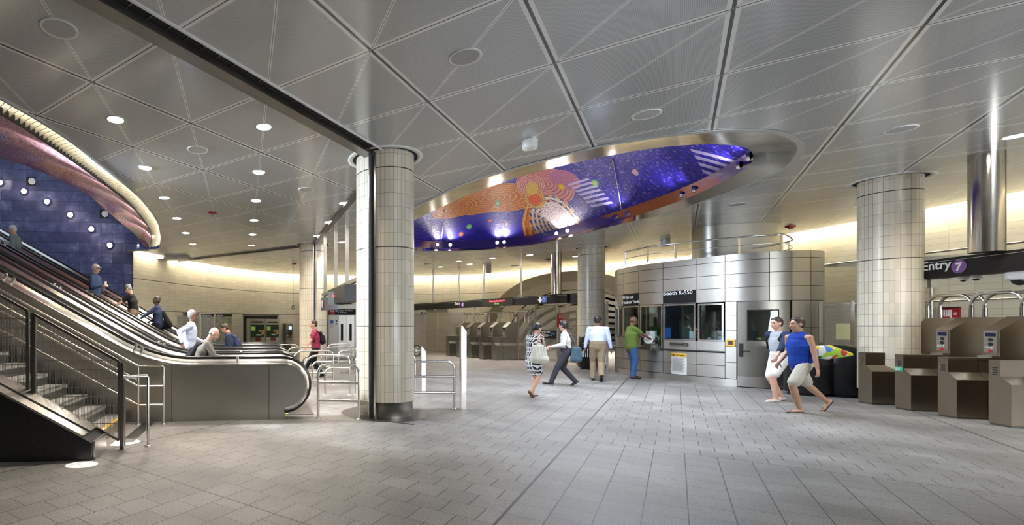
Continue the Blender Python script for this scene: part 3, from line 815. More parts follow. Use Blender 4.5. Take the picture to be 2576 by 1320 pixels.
T = Matrix.Translation(-(COL_A + up * CEIL)); p, q = COL_A + up * (CEIL - .03), COL_C + up * (CEIL - .03)
mb = MB(T); mb.bar(p, q, .16, .06); mb.build('beam', M['steel_dark'], t2)
mb = MB(T); mb.bar(p + Vector((.1, 0, .01)), q + Vector((.1, 0, .01)), .03, .05); mb.build('flange', M['pale_metal'], t2)
t3 = empty('gate_track', tuple(COL_C + up * CEIL), 0, 'thin gate track on the ceiling from the rear column to the left tiled wall', 'track')
T = Matrix.Translation(-(COL_C + up * CEIL)); q = CE(438, 656); 
mb = MB(T); mb.bar(COL_C + up * (CEIL - .03), Vector((q.x, q.y, CEIL - .03)), .12, .06); mb.build('beam', M['steel_dark'], t3)
mb = MB(T); mb.bar(Vector((q.x, q.y, 0)) + Vector((.02, -.06, 0)), Vector((q.x, q.y, CEIL)) + Vector((.02, -.06, 0)), .07, .07, (0, 1, 0)); mb.build('side_channel', M['steel_dark'], t3)
mb = MB(); a = CE(437, 645); mb.box((a.x - .75, a.y - .2, CEIL - .12), (a.x + .65, a.y + .45, CEIL - .005)); o = mb.build('trim_3', M['pale_metal']); o['kind'] = 'structure'

# ---------------------------------------------------------------- columns
def column(c, r, name, label, cat='column', z1=CEIL + .25, channel=None, base=True, ring=True, phase=0.0):
    o = empty(name, tuple(c), 0, label, cat)
    n = int(round(2 * pi * r / .0745)); w_ = 2 * pi * r / n
    P = []; uv = []
    for z in (.27 if base else 0, z1):
        P.append([Vector((r * cos(2 * pi * k / n), r * sin(2 * pi * k / n), z)) for k in range(n + 1)])
        uv += [(k * .0745, z) for k in range(n + 1)]
    mb = MB(); mb.grid(P); t = mb.build('tile_cladding', M['column_tile'], o)
    ul = t.data.uv_layers.new(name='UVMap')
    for lp in t.data.loops: ul.data[lp.index].uv = uv[lp.vertex_index]
    if base:
        mb = MB(); mb.lathe((0, 0, 0), [(r * .955, 0), (r * .955, .26), (r, .262), (r, .27)], 48); mb.build('steel_base', M['steel_panel'], o)
    if ring:
        mb = MB(); mb.lathe((0, 0, 0), [(r + .065, CEIL + .005), (r + .065, CEIL - .012), (r + .15, CEIL - .012), (r + .15, CEIL + .005)], 64)
        mb.f = [f for f in mb.f if len(f) == 4]; mb.sm = mb.sm[:len(mb.f)]; mb.build('collar', M['white'], o)
        mb = MB(); mb.lathe((0, 0, 0), [(r + .002, CEIL - .003), (r + .068, CEIL - .003)], 48); mb.f = [f for f in mb.f if len(f) == 4]; mb.sm = mb.sm[:len(mb.f)]
        mb.build('collar_gap', M['dark'], o)
    if channel is not None:
        a = channel; d = Vector((cos(a), sin(a), 0)); e = Vector((-sin(a), cos(a), 0))
        mb = MB(); mb.bar(d * (r * .99), d * (r * .99) + up * (CEIL - .05), .04, .19, d); mb.v = mb.v; mb.build('channel_recess', M['dark'], o)
        mb = MB()
        for k in (-.045, .05): mb.bar(d * (r + .018) + e * k, d * (r + .018) + e * k + up * (CEIL - .06), .03 if k < 0 else .05, .045 if k > 0 else .02, d)
        mb.build('gate_channel', M['chrome'], o)
    return o
import_ang = atan2(-COL_A.y, -COL_A.x)
column(COL_A, .512, 'tiled_column', 'thick cream tiled column in the near centre with a steel gate channel down its face', channel=import_ang - .42)
tag(bpy.data.objects['tiled_column'], group=None)
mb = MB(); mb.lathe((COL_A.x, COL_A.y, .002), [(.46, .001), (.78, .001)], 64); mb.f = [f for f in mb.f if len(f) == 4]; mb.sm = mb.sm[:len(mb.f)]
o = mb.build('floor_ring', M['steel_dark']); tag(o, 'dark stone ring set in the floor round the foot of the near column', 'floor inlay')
COL_B = Vector((12.15, 9.86, 0))
column(COL_B, .445, 'tiled_column', 'cream tiled column on the right behind the near fare gates')
column(COL_C, .513, 'tiled_column', 'cream tiled column in the left background beside the lift', channel=-pi / 2 + .08)
COL_D = Vector((11.22, 18.45, 0))
column(COL_D, .46, 'tiled_column', 'cream tiled column in front of the arched tunnel, left of the booth')
def drum(px0, px1, Yc, z0, z1, name, label):
    t = ((px0 + px1) / 2 - PX) / F; sec = sqrt(1 + t * t); r = (px1 - px0) * Yc / (2 * F * sec); c = Vector((t * Yc, Yc, 0))
    o = empty(name, tuple(c), 0, label, 'column')
    mb = MB(); mb.lathe((0, 0, 0), [(r, z0), (r, z1)], 48); mb.build('steel_cladding', M['steel_polish'], o)
    mb = MB(); mb.bar(Vector((r * .75, -r * .7, z0)), Vector((r * .75, -r * .7, z1)), .02, .02); mb.build('seam_cover', M['steel_dark'], o)
    return o
# ---------------------------------------------------------------- steel drums hung from the ceiling
BEAM_T, BEAM_B = 2.86, 2.50
drum(2432, 2528, 8.35, BEAM_T, CEIL, 'round_duct', 'round polished steel duct between ceiling and the near black Entry sign beam')
drum(1385, 1411.5, 19.8, 2.86, CEIL, 'round_duct', 'round polished steel duct above the far black sign beam, left of the tunnel column')

# ---------------------------------------------------------------- ceiling lamps, loudspeakers, detectors
def place_name(x, y): return ''
def disc_light(x, y, label, lit=True):
    p = cellpos(x, y)
    if 2000 < x or y > 640: p = CE(x, y)
    t = empty('downlight' if lit else 'ceiling_speaker', tuple(p), 0, label, 'light' if lit else 'speaker', 'round ceiling downlights' if lit else 'round ceiling loudspeakers')
    mb = MB(); mb.lathe((0, 0, 0), [(.108, -.004), (.128, -.010), (.140, -.004), (.140, .0)] if lit else [(.150, -.006), (.172, -.012), (.180, -.006), (.180, 0)], 32)
    mb.f = [f for f in mb.f if len(f) == 4]; mb.sm = mb.sm[:len(mb.f)]; mb.build('trim_ring', M['white'] if not lit else M['pale_metal'], t)
    mb = MB(); mb.lathe((0, 0, 0), [(.110, -.006), (.001, -.006)] if lit else [(.152, -.007), (.001, -.009)], 28)
    mb.build('lit_lens' if lit else 'grille', M['lamp'] if lit else M['speaker'], t)
    if lit: spot('downlight_beam', (p.x, p.y, p.z - .03), (p.x, p.y, 0), 240, (1, .90, .76), 140, .8, .10)
    return t
for x, y, w_ in ((283, 292, 'large downlight in the ceiling just right of the lit well rim'),
    (665, 314, 'large downlight in the ceiling left of the dark gate beam'),
    (370, 433, 'downlight beside the curve of the well rim, second from the front'),
    (651, 443, 'downlight in the ceiling midway between well rim and near column'),
    (847, 448, 'downlight closest to the left side of the near column'),
    (412, 504.5, 'downlight beside the well rim, third from the front'),
    (643, 511, 'downlight in the middle of the left ceiling, third row back'),
    (804, 512, 'downlight left of the near column, second row back'),
    (444, 554.6, 'downlight beyond the tip of the well rim, fourth row back'),
    (637, 555.5, 'downlight in the middle of the left ceiling, fourth row back'),
    (779, 557.7, 'downlight in front of the rear column, upper of two'),
    (465, 587, 'downlight beyond the tip of the well rim, fifth row back'),
    (633.5, 589.7, 'downlight in the middle of the left ceiling, fifth row back'),
    (755, 593.4, 'downlight just left of the top of the rear column'),
    (484.5, 618, 'downlight nearest the curved left wall'),
    (631, 620, 'rearmost downlight in the middle of the left ceiling'),
    (2552, 343, 'downlight at the right edge of the photo beside the round steel duct'),
    (1154, 657, 'small far downlight above the hanging pole of the far sign beam'),
    (1181.6, 664, 'small far downlight between the second and third sign poles'),
    (1239, 649, 'small far downlight right of the third sign pole'),
    (1107, 671, 'small far downlight left of the second sign pole'),
    (1333, 641, 'small far downlight left of the far steel duct'),
    (1448, 644.6, 'small far downlight touching the column before the tunnel'),
    (850, 600, 'downlight above the hanging clock sign by the near column')):
    disc_light(x, y, w_)
for x, y, w_ in ((148, 77, 'large round loudspeaker in the upper left ceiling corner'),
    (1168, 149, 'round loudspeaker in the upper middle of the ceiling'),
    (1628, 291, 'round loudspeaker in the ceiling above the mosaic oval'),
    (498, 383, 'round loudspeaker in the ceiling right of the well rim'),
    (770, 480, 'pale round loudspeaker in the ceiling left of the near column'),
    (2265, 325, 'round loudspeaker in the ceiling before the right column'),
    (1857, 514, 'round loudspeaker in the ceiling right of the mosaic oval'),
    (1075, 663, 'small far loudspeaker left of the sign poles'),
    (1295, 668, 'small far loudspeaker right of the sign poles')):
    disc_light(x, y, w_, False)
for i, j in ((0, -2), (2, -2), (4, -1), (5, 1), (6, 3), (-1, -3), (1, -4), (4, -4)):
    p = cell(i + .5, j + .5)
    spot('downlight_beam', (p.x, p.y, p.z - .03), (p.x, p.y, 0), 14, (1, .92, .82), 140, .8, .10)  # unseen bare lamps without fixtures, added to light the floor
for x, y, r, h, lb in ((1333, 352, .115, .145, 'white cylindrical detector hanging under the middle of the ceiling'), (1674, 605, .14, .2, 'white cylindrical detector hanging before the steel drum'), (1229, 672, .13, .28, 'grey box speaker hanging above the far sign beam')):
    p = CE(x, y); t = empty('ceiling_detector', tuple(p), 0, lb, 'detector')
    mb = MB(); mb.lathe((0, 0, 0), [(r, 0), (r, -h * .8), (r * .93, -h), (.001, -h)], 24); mb.build('body', M['white'] if x < 1200 or x > 1300 else M['speaker'], t)
    mb = MB(); mb.lathe((0, 0, 0), [(r * 1.1, 0), (r * 1.1, -.012)], 24); mb.build('mount', M['pale_metal'], t)
for x, y, lb in ((535, 534, 'small red strobe alarm on the left ceiling'), (1988, 569, 'small red strobe alarm on the ceiling right of the booth drum'), (1381, 652, 'small dark red strobe alarm beside the far steel duct'), (740, 663, 'small dark red alarm on the ceiling left of the rear column')):
    p = CE(x, y); t = empty('alarm_strobe', tuple(p), 0, lb, 'alarm')
    mb = MB(); mb.box((-.10, -.07, -.035), (.10, .07, 0)); mb.build('red_box', M['red_sign'], t)
    mb = MB(); mb.box((-.05, -.03, -.08), (.05, .03, -.03)); mb.build('strobe_lens', M['glass'], t)

# ---------------------------------------------------------------- escalators
RHO = .088
EO = Vector((-.11, 8.06, 0)); EA = Vector((cos(RHO), sin(RHO), 0)); EB = Vector((-sin(RHO), cos(RHO), 0))
def EM(t0=0.0, s0=0.0):            # frame: x along the run (to the right), y away, z up
    R = Matrix.Identity(4)
    for r in range(3): R[r][0] = EA[r]; R[r][1] = EB[r]; R[r][2] = up[r]; R[r][3] = (EO + EA * s0 + EB * t0)[r]
    return R
SL = math.tan(radians(30))
def prof(s, s1=-1.70, s2=-2.95):
    if s > s1: return 0.0
    if s > s2: return SL * (s1 - s) ** 2 / (2 * (s1 - s2))
    return SL * ((s1 - s2) / 2 + (s2 - s))
def dprof(s):
    e = .01; return -(prof(s + e) - prof(s - e)) / (2 * e)
HB, RB, SC = .92, .365, -.17       # deck height, newel radius, newel centre
SEND = -13.5
def rail_path(h, n=40, phi1=178):
    """points of the escalator outline at normal offset h, from the top of the incline to the newel"""
    out = []
    for k in range(n + 1):
        s = SEND + (SC - SEND) * k / n if False else None
    ss = [SEND, -9, -6, -4, -3.1] + [-2.95 + 1.25 * k / 10 for k in range(11)] + [-1.2, -.8, -.4, SC]
    for s in ss:
        sl = dprof(s); L = sqrt(1 + sl * sl); out.append(Vector((s + h * sl / L, 0, HB + prof(s) + h / L)))
    for k in range(1, 19):
        a = radians(phi1) * k / 18; out.append(Vector((SC + (RB + h) * sin(a), 0, HB - RB + (RB + h) * cos(a))))
    return out
def sweep(mb, profile):            # profile: list of (t, h)
    rows = []
    for t, h in profile:
        rows.append([Vector((p.x, t, p.z)) for p in rail_path(h)])
    mb.grid(rows, smooth=False)
def outline():
    pts = [Vector((p.x, p.z)) for p in rail_path(0.0)]
    last = pts[-1]
    pts += [Vector((SC - .0, .165)), Vector((SC + .035, .0)), Vector((SEND, 0.0))]
    return [(p.x, p.y) for p in pts]
OUTL = outline()
def flat_side(mb, t):
    tri = tessellate_polygon([[Vector((a, b, 0)) for a, b in OUTL]]); mb.add([Vector((a, t, b)) for a, b in OUTL], [tuple(x) for x in tri])
def escalator(t0, label):
    o = empty('escalator', tuple(EO + EB * t0), RHO, label, 'escalator', None)
    for side in (0, 1):
        a, b = (0.0, .40) if side == 0 else (1.45, 1.85)
        mb = MB(); flat_side(mb, a); flat_side(mb, b)
        sweep(mb, [(a, 0), (b, 0)])
        mb.add([Vector((SC + .035, a, 0)), Vector((SC + .035, b, 0)), Vector((SC, b, .165)), Vector((SC, a, .165))], [(0, 1, 2, 3)])
        p = mb.build('side_panel', M['steel_panel'], o)
        if side == 0:
            mb = MB()
            for s in (-2.02, -.42): mb.box((s - .004, a - .003, .0), (s + .004, a + .0, HB + prof(s)))
            mb.build('panel_seam', M['dark'], p)
        f = (lambda t: t) if side == 0 else (lambda t: 1.85 - t)
        mb = MB(); sweep(mb, [(f(-.004), -.02), (f(-.004), .018), (f(.02), .026), (f(.20), .055), (f(.235), .085), (f(.365), .085), (f(.40), .03), (f(.40), -.02)]); mb.build('deck_cover', M['chrome'], o)
        mb = MB(); sweep(mb, [(f(.255), .085), (f(.262), .125), (f(.30), .137), (f(.338), .125), (f(.345), .085)]); mb.build('handrail', M['rubber'], o)
        for s in (-.95, -2.55, -2.66, -4.6, -4.72, -6.6, -6.72):
            sl = dprof(s); n = Vector((sl, 0, 1)).normalized(); c = Vector((s, f(.12), HB + prof(s) + .03)); mb = MB()
            mb.tube([c, c + n * .105], .028, 14); mb.build('deck_post', M['chrome'], o)
    mb = MB()                      # steps and comb plate
    mb.box((SC - .9, .40, -.0), (SC + .55, 1.45, .012))
    k = 0; s = SC - .9; 
    while s > SEND:
        z = prof(s - .2, -1.9, -3.1); z = max(0, z)
        mb.box((s - .40, .40, z - .30 if z > .1 else 0), (s, 1.45, z + .012)); s -= .40
    mb.build('step_band', M['steel_dark'], o)
    mb = MB(); mb.box((SC + .06, .42, .012), (SC + .10, 1.43, .02)); mb.build('comb_line', M['yellow'], o)
    return o
for k, lb in enumerate(('nearest of four steel escalators, with its full brushed side panel in view', 'second steel escalator from the front', 'third steel escalator from the front, carrying the queue of riders', 'farthest of the four steel escalators, beside the slate wall')):
    escalator(1.85 * k, lb)

# ---------------------------------------------------------------- stairs in front of the escalators
def tubes(name, label, cat, paths, r, mat, T0=None, feet=(), group=None):
    """tube structure: every path its own part; origin at first point's floor"""
    p0 = Vector(paths[0][1][0]); p0.z = 0
    o = empty(name, tuple(p0), 0, label, cat, group)
    for nm, pts in paths:
        mb = MB(); mb.tube([Vector(p) - p0 for p in pts], r, 12); mb.build(nm, mat, o)
    for f in feet:
        f = Vector(f) - p0; mb = MB(); mb.lathe((f.x, f.y, 0), [(r * 2.1, 0), (r * 2.1, .012), (r * 1.1, .02)], 18); mb.build('foot_flange', mat, o)
    return o
def arcpts(c, u_, v_, r, a0, a1, n=6):
    return [Vector(c) + Vector(u_) * (r * cos(a0 + (a1 - a0) * k / n)) + Vector(v_) * (r * sin(a0 + (a1 - a0) * k / n)) for k in range(n + 1)]
TS0, TS1 = -.28, -1.72             # stair width in the escalator frame
def EP(s, t, z): return EO + EA * s + EB * t + up * z
ST_S = (G(330, 1058) - EO).dot(EA)
st = empty('staircase', tuple(EP(ST_S, (TS0 + TS1) / 2, 0)), RHO, 'wide staircase with yellow first riser climbing left in front of the escalators', 'stairs')
RI, RU = .168, .291
trd = plain('stair_tread_stone', (.30, .29, .275), .5, var=.12, vs=60)
rsy = m_tiles('yellow_riser_tile', .30, .2, (.66, .38, .08), ())
for k in range(20):
    s = -RU * k; z = RI * (k + 1)
    mb = MB(); mb.box((s - RU - .03, TS1 - (TS0 + TS1) / 2, z - .05), (s + .012, TS0 - (TS0 + TS1) / 2, z)); q = mb.build('tread', trd, st)
    mb = MB(); mb.box((s - .02, TS1 - (TS0 + TS1) / 2, z - RI), (s, TS0 - (TS0 + TS1) / 2, z - .048)); mb.build('riser', rsy if k == 0 else M['steel_dark'], st, 'yellow tiled riser' if k == 0 else None)
    mb = MB(); mb.box((s - .035, TS1 - (TS0 + TS1) / 2, z - .002), (s + .014, TS0 - (TS0 + TS1) / 2, z + .004)); mb.build('nosing', M['yellow'] if k == 0 else M['steel'], q)
hw = (TS0 - TS1) / 2
# near curb: black stone wall with steel cap
def stair_z(s): return max(0.0, -(s - ST_S) * SL)
cb_s = (G(249, 1141) - EO).dot(EA); 
mb = MB()
pl = [(cb_s - ST_S, 0), (cb_s - ST_S + .01, .20), (cb_s - ST_S - .12, .27), (-11, .27 + (11 + cb_s - ST_S - .12) * SL), (-11, 0)]
mb.prism(pl, -hw - .50, -hw - .02, None, 'y')
mb.build('black_stringer_wall', plain('black_granite', (.012, .012, .013), .30, var=.4, vs=30), st)
mb = MB()
a, b = Vector((cb_s - ST_S - .10, 0, .275)), Vector((-11, 0, .275 + (10.9 + cb_s - ST_S - .12) * SL))
for t, w_, h, mt in ((-hw - .40, .19, .03, 0), (-hw - .14, .24, .05, 0)):
    mb.bar(a + Vector((0, t, 0)), b + Vector((0, t, 0)), w_, h)
mb.build('steel_cap', M['chrome'], st)
mb = MB(); mb.box((cb_s - ST_S + .005, -hw - .45, .0), (cb_s - ST_S + .03, -hw - .02, .215)); mb.build('end_plate', M['steel'], st)
# far guard rail fixed in front of the first escalator
T_ = -.20
s_c = (G(416.7, 1061) - EO).dot(EA); s_b = (G(355, 1061.5) - EO).dot(EA)
def slp(s, z): return EP(s, T_, z + max(0, (s_b - s)) * SL)
o = tubes('stair_handrail', 'satin steel guard rail with three bars running up between stairs and nearest escalator', 'handrail', [
    ('top_rail', [slp(SEND + 4, .93), slp(s_b, .93), slp(s_c - .02, .93), slp(s_c, .91), slp(s_c, .6), slp(s_c, 0)]),
    ('middle_rail', [slp(SEND + 4, .61), slp(s_b, .61), slp(s_c, .61)]),
    ('upper_slope_rail', [slp(SEND + 4, .82) - up * .12, slp(s_b, .82) - up * .12]),
    ('lower_rail', [slp(SEND + 4, .31), slp(s_b, .31), slp(s_c, .31)]),
    ('post', [slp(s_b, .93), slp(s_b, 0)]),
    ('post', [slp(s_b - 2.15, .93), EP(s_b - 2.15, T_, 2.15 * SL - .1)]),
    ('post', [slp(s_b - 4.3, .93), EP(s_b - 4.3, T_, 4.3 * SL - .1)])], .020, M['chrome'], feet=(slp(s_c, 0), slp(s_b, 0)))
# near mesh railing
pA = G(306, 1129); TN = (pA - EO).dot(EB); sR = (pA - EO).dot(EA)
mr = empty('mesh_railing', tuple(pA), RHO, 'wire mesh stair railing with flat steel frames along the near side of the stairs', 'railing')
ztop = 1.105
Lp = 1.06                                           # panel length along the run
for k in range(4):
    s1 = -.03 - k * (Lp + .06); s0 = s1 - Lp + .02
    zt = lambda s: ztop + (-s) * SL
    zb = lambda s: .10 + (-s) * SL
    pan = MB()
    for a, b in (((s0, zt(s0)), (s1, zt(s1))), ((s0, zb(s0)), (s1, zb(s1))), ((s0, zb(s0)), (s0, zt(s0))), ((s1, zb(s1)), (s1, zt(s1)))):
        pan.bar(Vector((a[0], 0, a[1])), Vector((b[0], 0, b[1])), .030, .045, (0, 1, 0))
    fr = pan.build('frame_panel', M['steel_dark'], mr)
    wm = MB(); n = 58
    for j in range(1, n):
        s = s0 + (s1 - s0) * j / n; wm.bar(Vector((s, 0, zb(s))), Vector((s, 0, zt(s))), .0042, .0042, (0, 1, 0))
    z = zb(s1) + .1
    while z < zt(s0) - .02:
        sa = max(s0, -(z - .10) / SL if False else s0); 
        lo = s1 - max(0, 0); 
        # horizontal wire clipped to the sloping panel
        xr = min(s1, -(z - ztop) / SL) if z > ztop + (-s1) * SL else s1
        xl = max(s0, -(z - .10) / SL) if z < zb(s0) else s0
        if xr > xl: wm.bar(Vector((xl, 0, z)), Vector((xr, 0, z)), .008, .008, (0, 1, 0))
        z += .115
    wm.build('wire_infill', M['chrome'], fr)
    mb = MB(); s = s0 - .03; mb.bar(Vector((s, .012, -SL * s - .25)), Vector((s, .012, zt(s))), .045, .012, (0, 1, 0)); mb.build('post', M['steel_dark'], mr)
mb = MB(); mb.bar(Vector((0, 0, 0)), Vector((0, 0, ztop + .0)), .05, .014, (0, 1, 0)); mb.build('post', M['steel_dark'], mr)
mb = MB(); mb.bar(Vector((.04, .0, .05)), Vector((.04, 0, .94)), .02, .014, (0, 1, 0)); mb.build('bolt_plate', M['steel'], mr)
q = G(372, 1122)
tubes('end_handrail', 'short steel handrail loop with one foot on the floor at the foot of the stairs', 'handrail', [('rail', [q, q + up * .90, q + up * .925 - EA * .01, pA + up * .925 + EA * .02])], .021, M['chrome'], feet=(q,))
tag(bpy.data.objects['end_handrail'])
# drain grate at the stair foot and small grate by the column
mb = MB(); a = G(318, 1112); b = G(375, 1063); mb.bar(a + up * .004, b + up * .004, .17, .006); mb.build('g', M['steel_dark'])
o = bpy.data.objects['g']; o.name = 'drain_grate'; tag(o, 'narrow steel drain grate across the foot of the stairs', 'grate')
mb = MB(); a = G(990, 1061.5); b = G(1041, 1068); mb.bar(a + up * .004, b + up * .004, .07, .006); o = mb.build('drain_grate', M['steel_dark']); tag(o, 'short dark drain slot in the floor beside the near column', 'grate')

# ---------------------------------------------------------------- queue rails of bent steel tube
def hoop(x0, x1, Y, ztop, label, bars=(.61, .31), inner=None, left_open=False, Y1=None, group='bent tube queue rails'):
    a = Vector(((x0 - PX) * Y / F, Y, 0)); Y1 = Y if Y1 is None else Y1; b = Vector(((x1 - PX) * Y1 / F, Y1, 0)); d = (b - a).normalized(); L = (b - a).length; r = .14
    pl = []
    if left_open:
        base = a + up * (ztop - .30)
        pl = [a - d * .0 + up * (ztop - .30)] + [a + d * (.30 * (1 - cos(radians(t)))) + up * (ztop - .30 + .30 * sin(radians(t))) for t in (18, 36, 54, 72, 90)]
    else:
        pl = [a, a + up * (ztop - r)] + [a + d * (r * (1 - cos(radians(t)))) + up * (ztop - r + r * sin(radians(t))) for t in (22, 45, 68, 90)]
    pr = [b - d * (r * (1 - cos(radians(t)))) + up * (ztop - r + r * sin(radians(t))) for t in (90, 68, 45, 22, 0)] + [b]
    paths = [('bent_tube', pl + pr)]
    feet = [b] if left_open else [a, b]
    if inner is not None:
        c = Vector(((inner - PX) * Y / F, Y, 0)); z2 = bars[0]
        paths.append(('inner_tube', [c, c + up * (z2 - r)] + [c + d * (r * (1 - cos(radians(t)))) + up * (z2 - r + r * sin(radians(t))) for t in (22, 45, 68, 90)] + [b + up * z2]))
        feet.append(c)
        paths.append(('cross_bar', [(c if not left_open else a + d * .05) + up * bars[1], b + up * bars[1]]))
    else:
        for z in bars: paths.append(('cross_bar', [a + up * z, b + up * z]))
    o = tubes('queue_rail', label, 'rail', paths, .0225, M['chrome'], feet=feet, group=group)
    return o
hoop(800.3, 903, 8.16, .915, 'bent steel queue rail nearest the camera, touching the near column', Y1=8.05)
hoop(765, 879.5, 10.9, .90, 'queue rail behind the nearest one, with a smaller loop inside', (.61, .31), inner=818, left_open=True)
hoop(736, 838, 12.8, .905, 'third queue rail back, crossing in front of the maroon shirt', (.61, .31), inner=786, left_open=True)
hoop(720, 809, 14.9, .905, 'fourth queue rail back, behind the walking man in maroon', left_open=True, inner=763)
hoop(699, 749.7, 16.9, .905, 'far left queue rail in front of the ticket machines')
hoop(819.7, 897, 14.8, .905, 'queue rail before the lift, left foot beyond the maroon shirt')
hoop(851.5, 905, 12.8, .905, 'queue rail beside the near column, third row back', Y1=12.8)
hoop(895, 955, 10.9, .90, 'queue rail mostly hidden behind the near column')
hoop(825.8, 885.6, 17.2, .905, 'thin far queue rail directly before the lift doors')
hoop(1010, 1142.5, 9.05, .895, 'queue rail right of the near column ending beside the tall post', Y1=9.10)
hoop(990, 1044.6, 11.3, .90, 'queue rail right of the near column, further back')
def pylon(px, py, ztop, w, label):
    p = G(px, py); o = empty('access_post', tuple(p), .15, label, 'post', None)
    mb = MB(); mb.prism([(-w / 2, 0), (w / 2, 0), (w / 2, ztop - .12), (-w / 2 + .01, ztop), (-w / 2, ztop)], -w * .42, w * .42, None, 'y'); mb.build('body', M['chrome'], o)
    mb = MB(); mb.box((w / 2, -w * .3, ztop * .46), (w / 2 + .012, w * .3, ztop * .60)); mb.build('reader_panel', M['steel_dark'], o)
    mb = MB(); mb.box((-w * .25, -w * .43, ztop * .72), (w * .25, -w * .42, ztop * .82)); mb.build('side_plate', M['steel'], o)
    return o
pylon(1164.5, 1028, 1.585, .098, 'tall pale steel access post standing right of the queue rail')
pylon(1064, 985, 1.08, .10, 'shorter pale steel access post behind the queue rail')
# ---------------------------------------------------------------- signs
def sign_text(s, size, parent, o, x, mat=None, width=1.0, bold=0.0, z=(0, 0, 1), align='LEFT', name='lettering'):
    return text(s, size, mat or M['letter'], parent, frame(o, x, z), name, .0015, align, width, bold)
def disc(mb, o, x, r, n=28, th=.002, z=(0, 0, 1), hx=1.0):
    Mx = frame(o, x, z); mb.add([Mx @ Vector((r * hx * cos(2 * pi * k / n), r * sin(2 * pi * k / n), th)) for k in range(n)], [tuple(range(n))])
def quad(mb, o, x, a, b, c, d, th=.002, z=(0, 0, 1)):
    Mx = frame(o, x, z); mb.add([Mx @ Vector(p) for p in ((a, b, th), (c, b, th), (c, d, th), (a, d, th))], [(0, 1, 2, 3)])
def wheelchair(parent, o, x, s):
    mb = MB(); quad(mb, o, x, -s / 2, -s / 2, s / 2, s / 2, .002); mb.build('blue_square', M['blue_sign'], parent)
    Mx = frame(o, x); mb = MB()
    def ln(pts, w=.075): mb.tube([Mx @ Vector((a * s, b * s, .004)) for a, b in pts], w * s * .5, 6)
    ln([(-.02 + .24 * cos(t), -.12 + .24 * sin(t)) for t in [radians(120 + 270 * k / 14) for k in range(15)]])
    ln([(-.10, .24), (-.06, .02), (.14, .02), (.24, -.26), (.33, -.22)]); ln([(-.08, .12), (.12, .12)])
    mb.sphere(Mx @ Vector((-.11 * s, .34 * s, .004)), .06 * s)
    mb.build('wheelchair_symbol', M['letter'], parent)

# ---------------------------------------------------------------- station booth
def roofpt(x, y, z=3.43): 
    Y = F * (z - EYE) / (HY - y); return Vector(((x - PX) * Y / F, Y, 0))
BP = [(10.85, 16.5), (10.50, 15.85), (10.36, 15.1), (10.42, 14.4), (10.62, 13.75), (10.86, 13.1), (11.12, 12.5), (11.42, 12.1), (11.85, 11.83), (12.3, 11.72), (12.75, 11.76), (13.1, 11.95), (13.28, 12.25), (13.62, 12.85), (13.95, 13.8), (14.1, 15.0), (14.0, 16.2), (13.4, 17.2), (12.4, 17.5), (11.4, 17.2), (10.85, 16.5)]
BPs = smooth_poly(BP, 5)
BD = [0.0]
for a, b in zip(BPs, BPs[1:]): BD.append(BD[-1] + (b - a).length)
BO = Vector((12.2, 14.4, 0))
bctr = Vector((12.2, 14.4))
def bpt(d, off=0.0):
    i = 0
    while i < len(BD) - 2 and BD[i + 1] < d: i += 1
    t = (d - BD[i]) / (BD[i + 1] - BD[i]); p = BPs[i].lerp(BPs[i + 1], t); e = (BPs[min(i + 2, len(BPs) - 1)] - BPs[max(i - 1, 0)]).normalized()
    n = Vector((e.y, -e.x))
    if (p - bctr).dot(n) < 0: n = -n
    return p + n * off, e, n
def bpx(x):                        # arc position of the facade point seen at photo column x
    t = (x - PX) / F; best = None
    for i in range(len(BPs) - 1):
        p, q = BPs[i], BPs[i + 1]; fp = p.x - t * p.y; fq = q.x - t * q.y
        if fp * fq <= 0 and abs(fp - fq) > 1e-9:
            k = fp / (fp - fq); Y = p.y + (q.y - p.y) * k
            if best is None or Y < best[0]: best = (Y, BD[i] + (BD[i + 1] - BD[i]) * k)
    return best[1] if best else None
TB = Matrix.Translation(-BO)
booth = empty('station_booth', tuple(BO), 0, 'rounded stainless steel token booth with windows and a signboard reading Booth R-550', 'booth')
def bpanel(mb, d0, d1, z0, z1, off=0.0, th=.05, n=None):
    n = n or max(2, int((d1 - d0) / .12)); ds = [d0 + (d1 - d0) * k / n for k in range(n + 1)]
    o_ = [bpt(d, off)[0] for d in ds]; i_ = [bpt(d, off - th)[0] for d in ds]
    v = lambda p, z: Vector((p.x, p.y, z))
    mb.grid([[v(p, z0) for p in o_], [v(p, z1) for p in o_]], smooth=True)
    mb.grid([[v(p, z0) for p in i_], [v(p, z0) for p in o_]], smooth=False); mb.grid([[v(p, z1) for p in o_], [v(p, z1) for p in i_], [v(p, z0) for p in i_]], smooth=False)
    for e in (0, -1): mb.add([v(i_[e], z0), v(o_[e], z0), v(o_[e], z1), v(i_[e], z1)], [(0, 1, 2, 3)])
X_ = {k: bpx(k) for k in (1553, 1568, 1607, 1610, 1668, 1751, 1755, 1822, 1824, 1853, 1854, 1936, 1989, 1992, 2040)}
DT = BD[-1]
cols_u = [X_[1568], X_[1607], X_[1668], X_[1751], X_[1824], X_[1936], X_[1992], X_[2040], X_[2040] + 1.2, X_[2040] + 2.6, X_[2040] + 4, X_[2040] + 5.4]
cols_u = [c for c in cols_u if c < DT - .2] + [DT]
cols_u = [0.0, X_[1553] if X_[1553] else .3] + cols_u
cols_u = sorted(set(cols_u))
g = .006
mb = MB()
zr = [2.20, 2.56, 2.91, 3.25, 3.43]
for a, b in zip(cols_u, cols_u[1:]):
    if b - a < .05: continue
    for z0, z1 in zip(zr, zr[1:]): bpanel(mb, a + g, b - g, z0 + g, z1 - g)
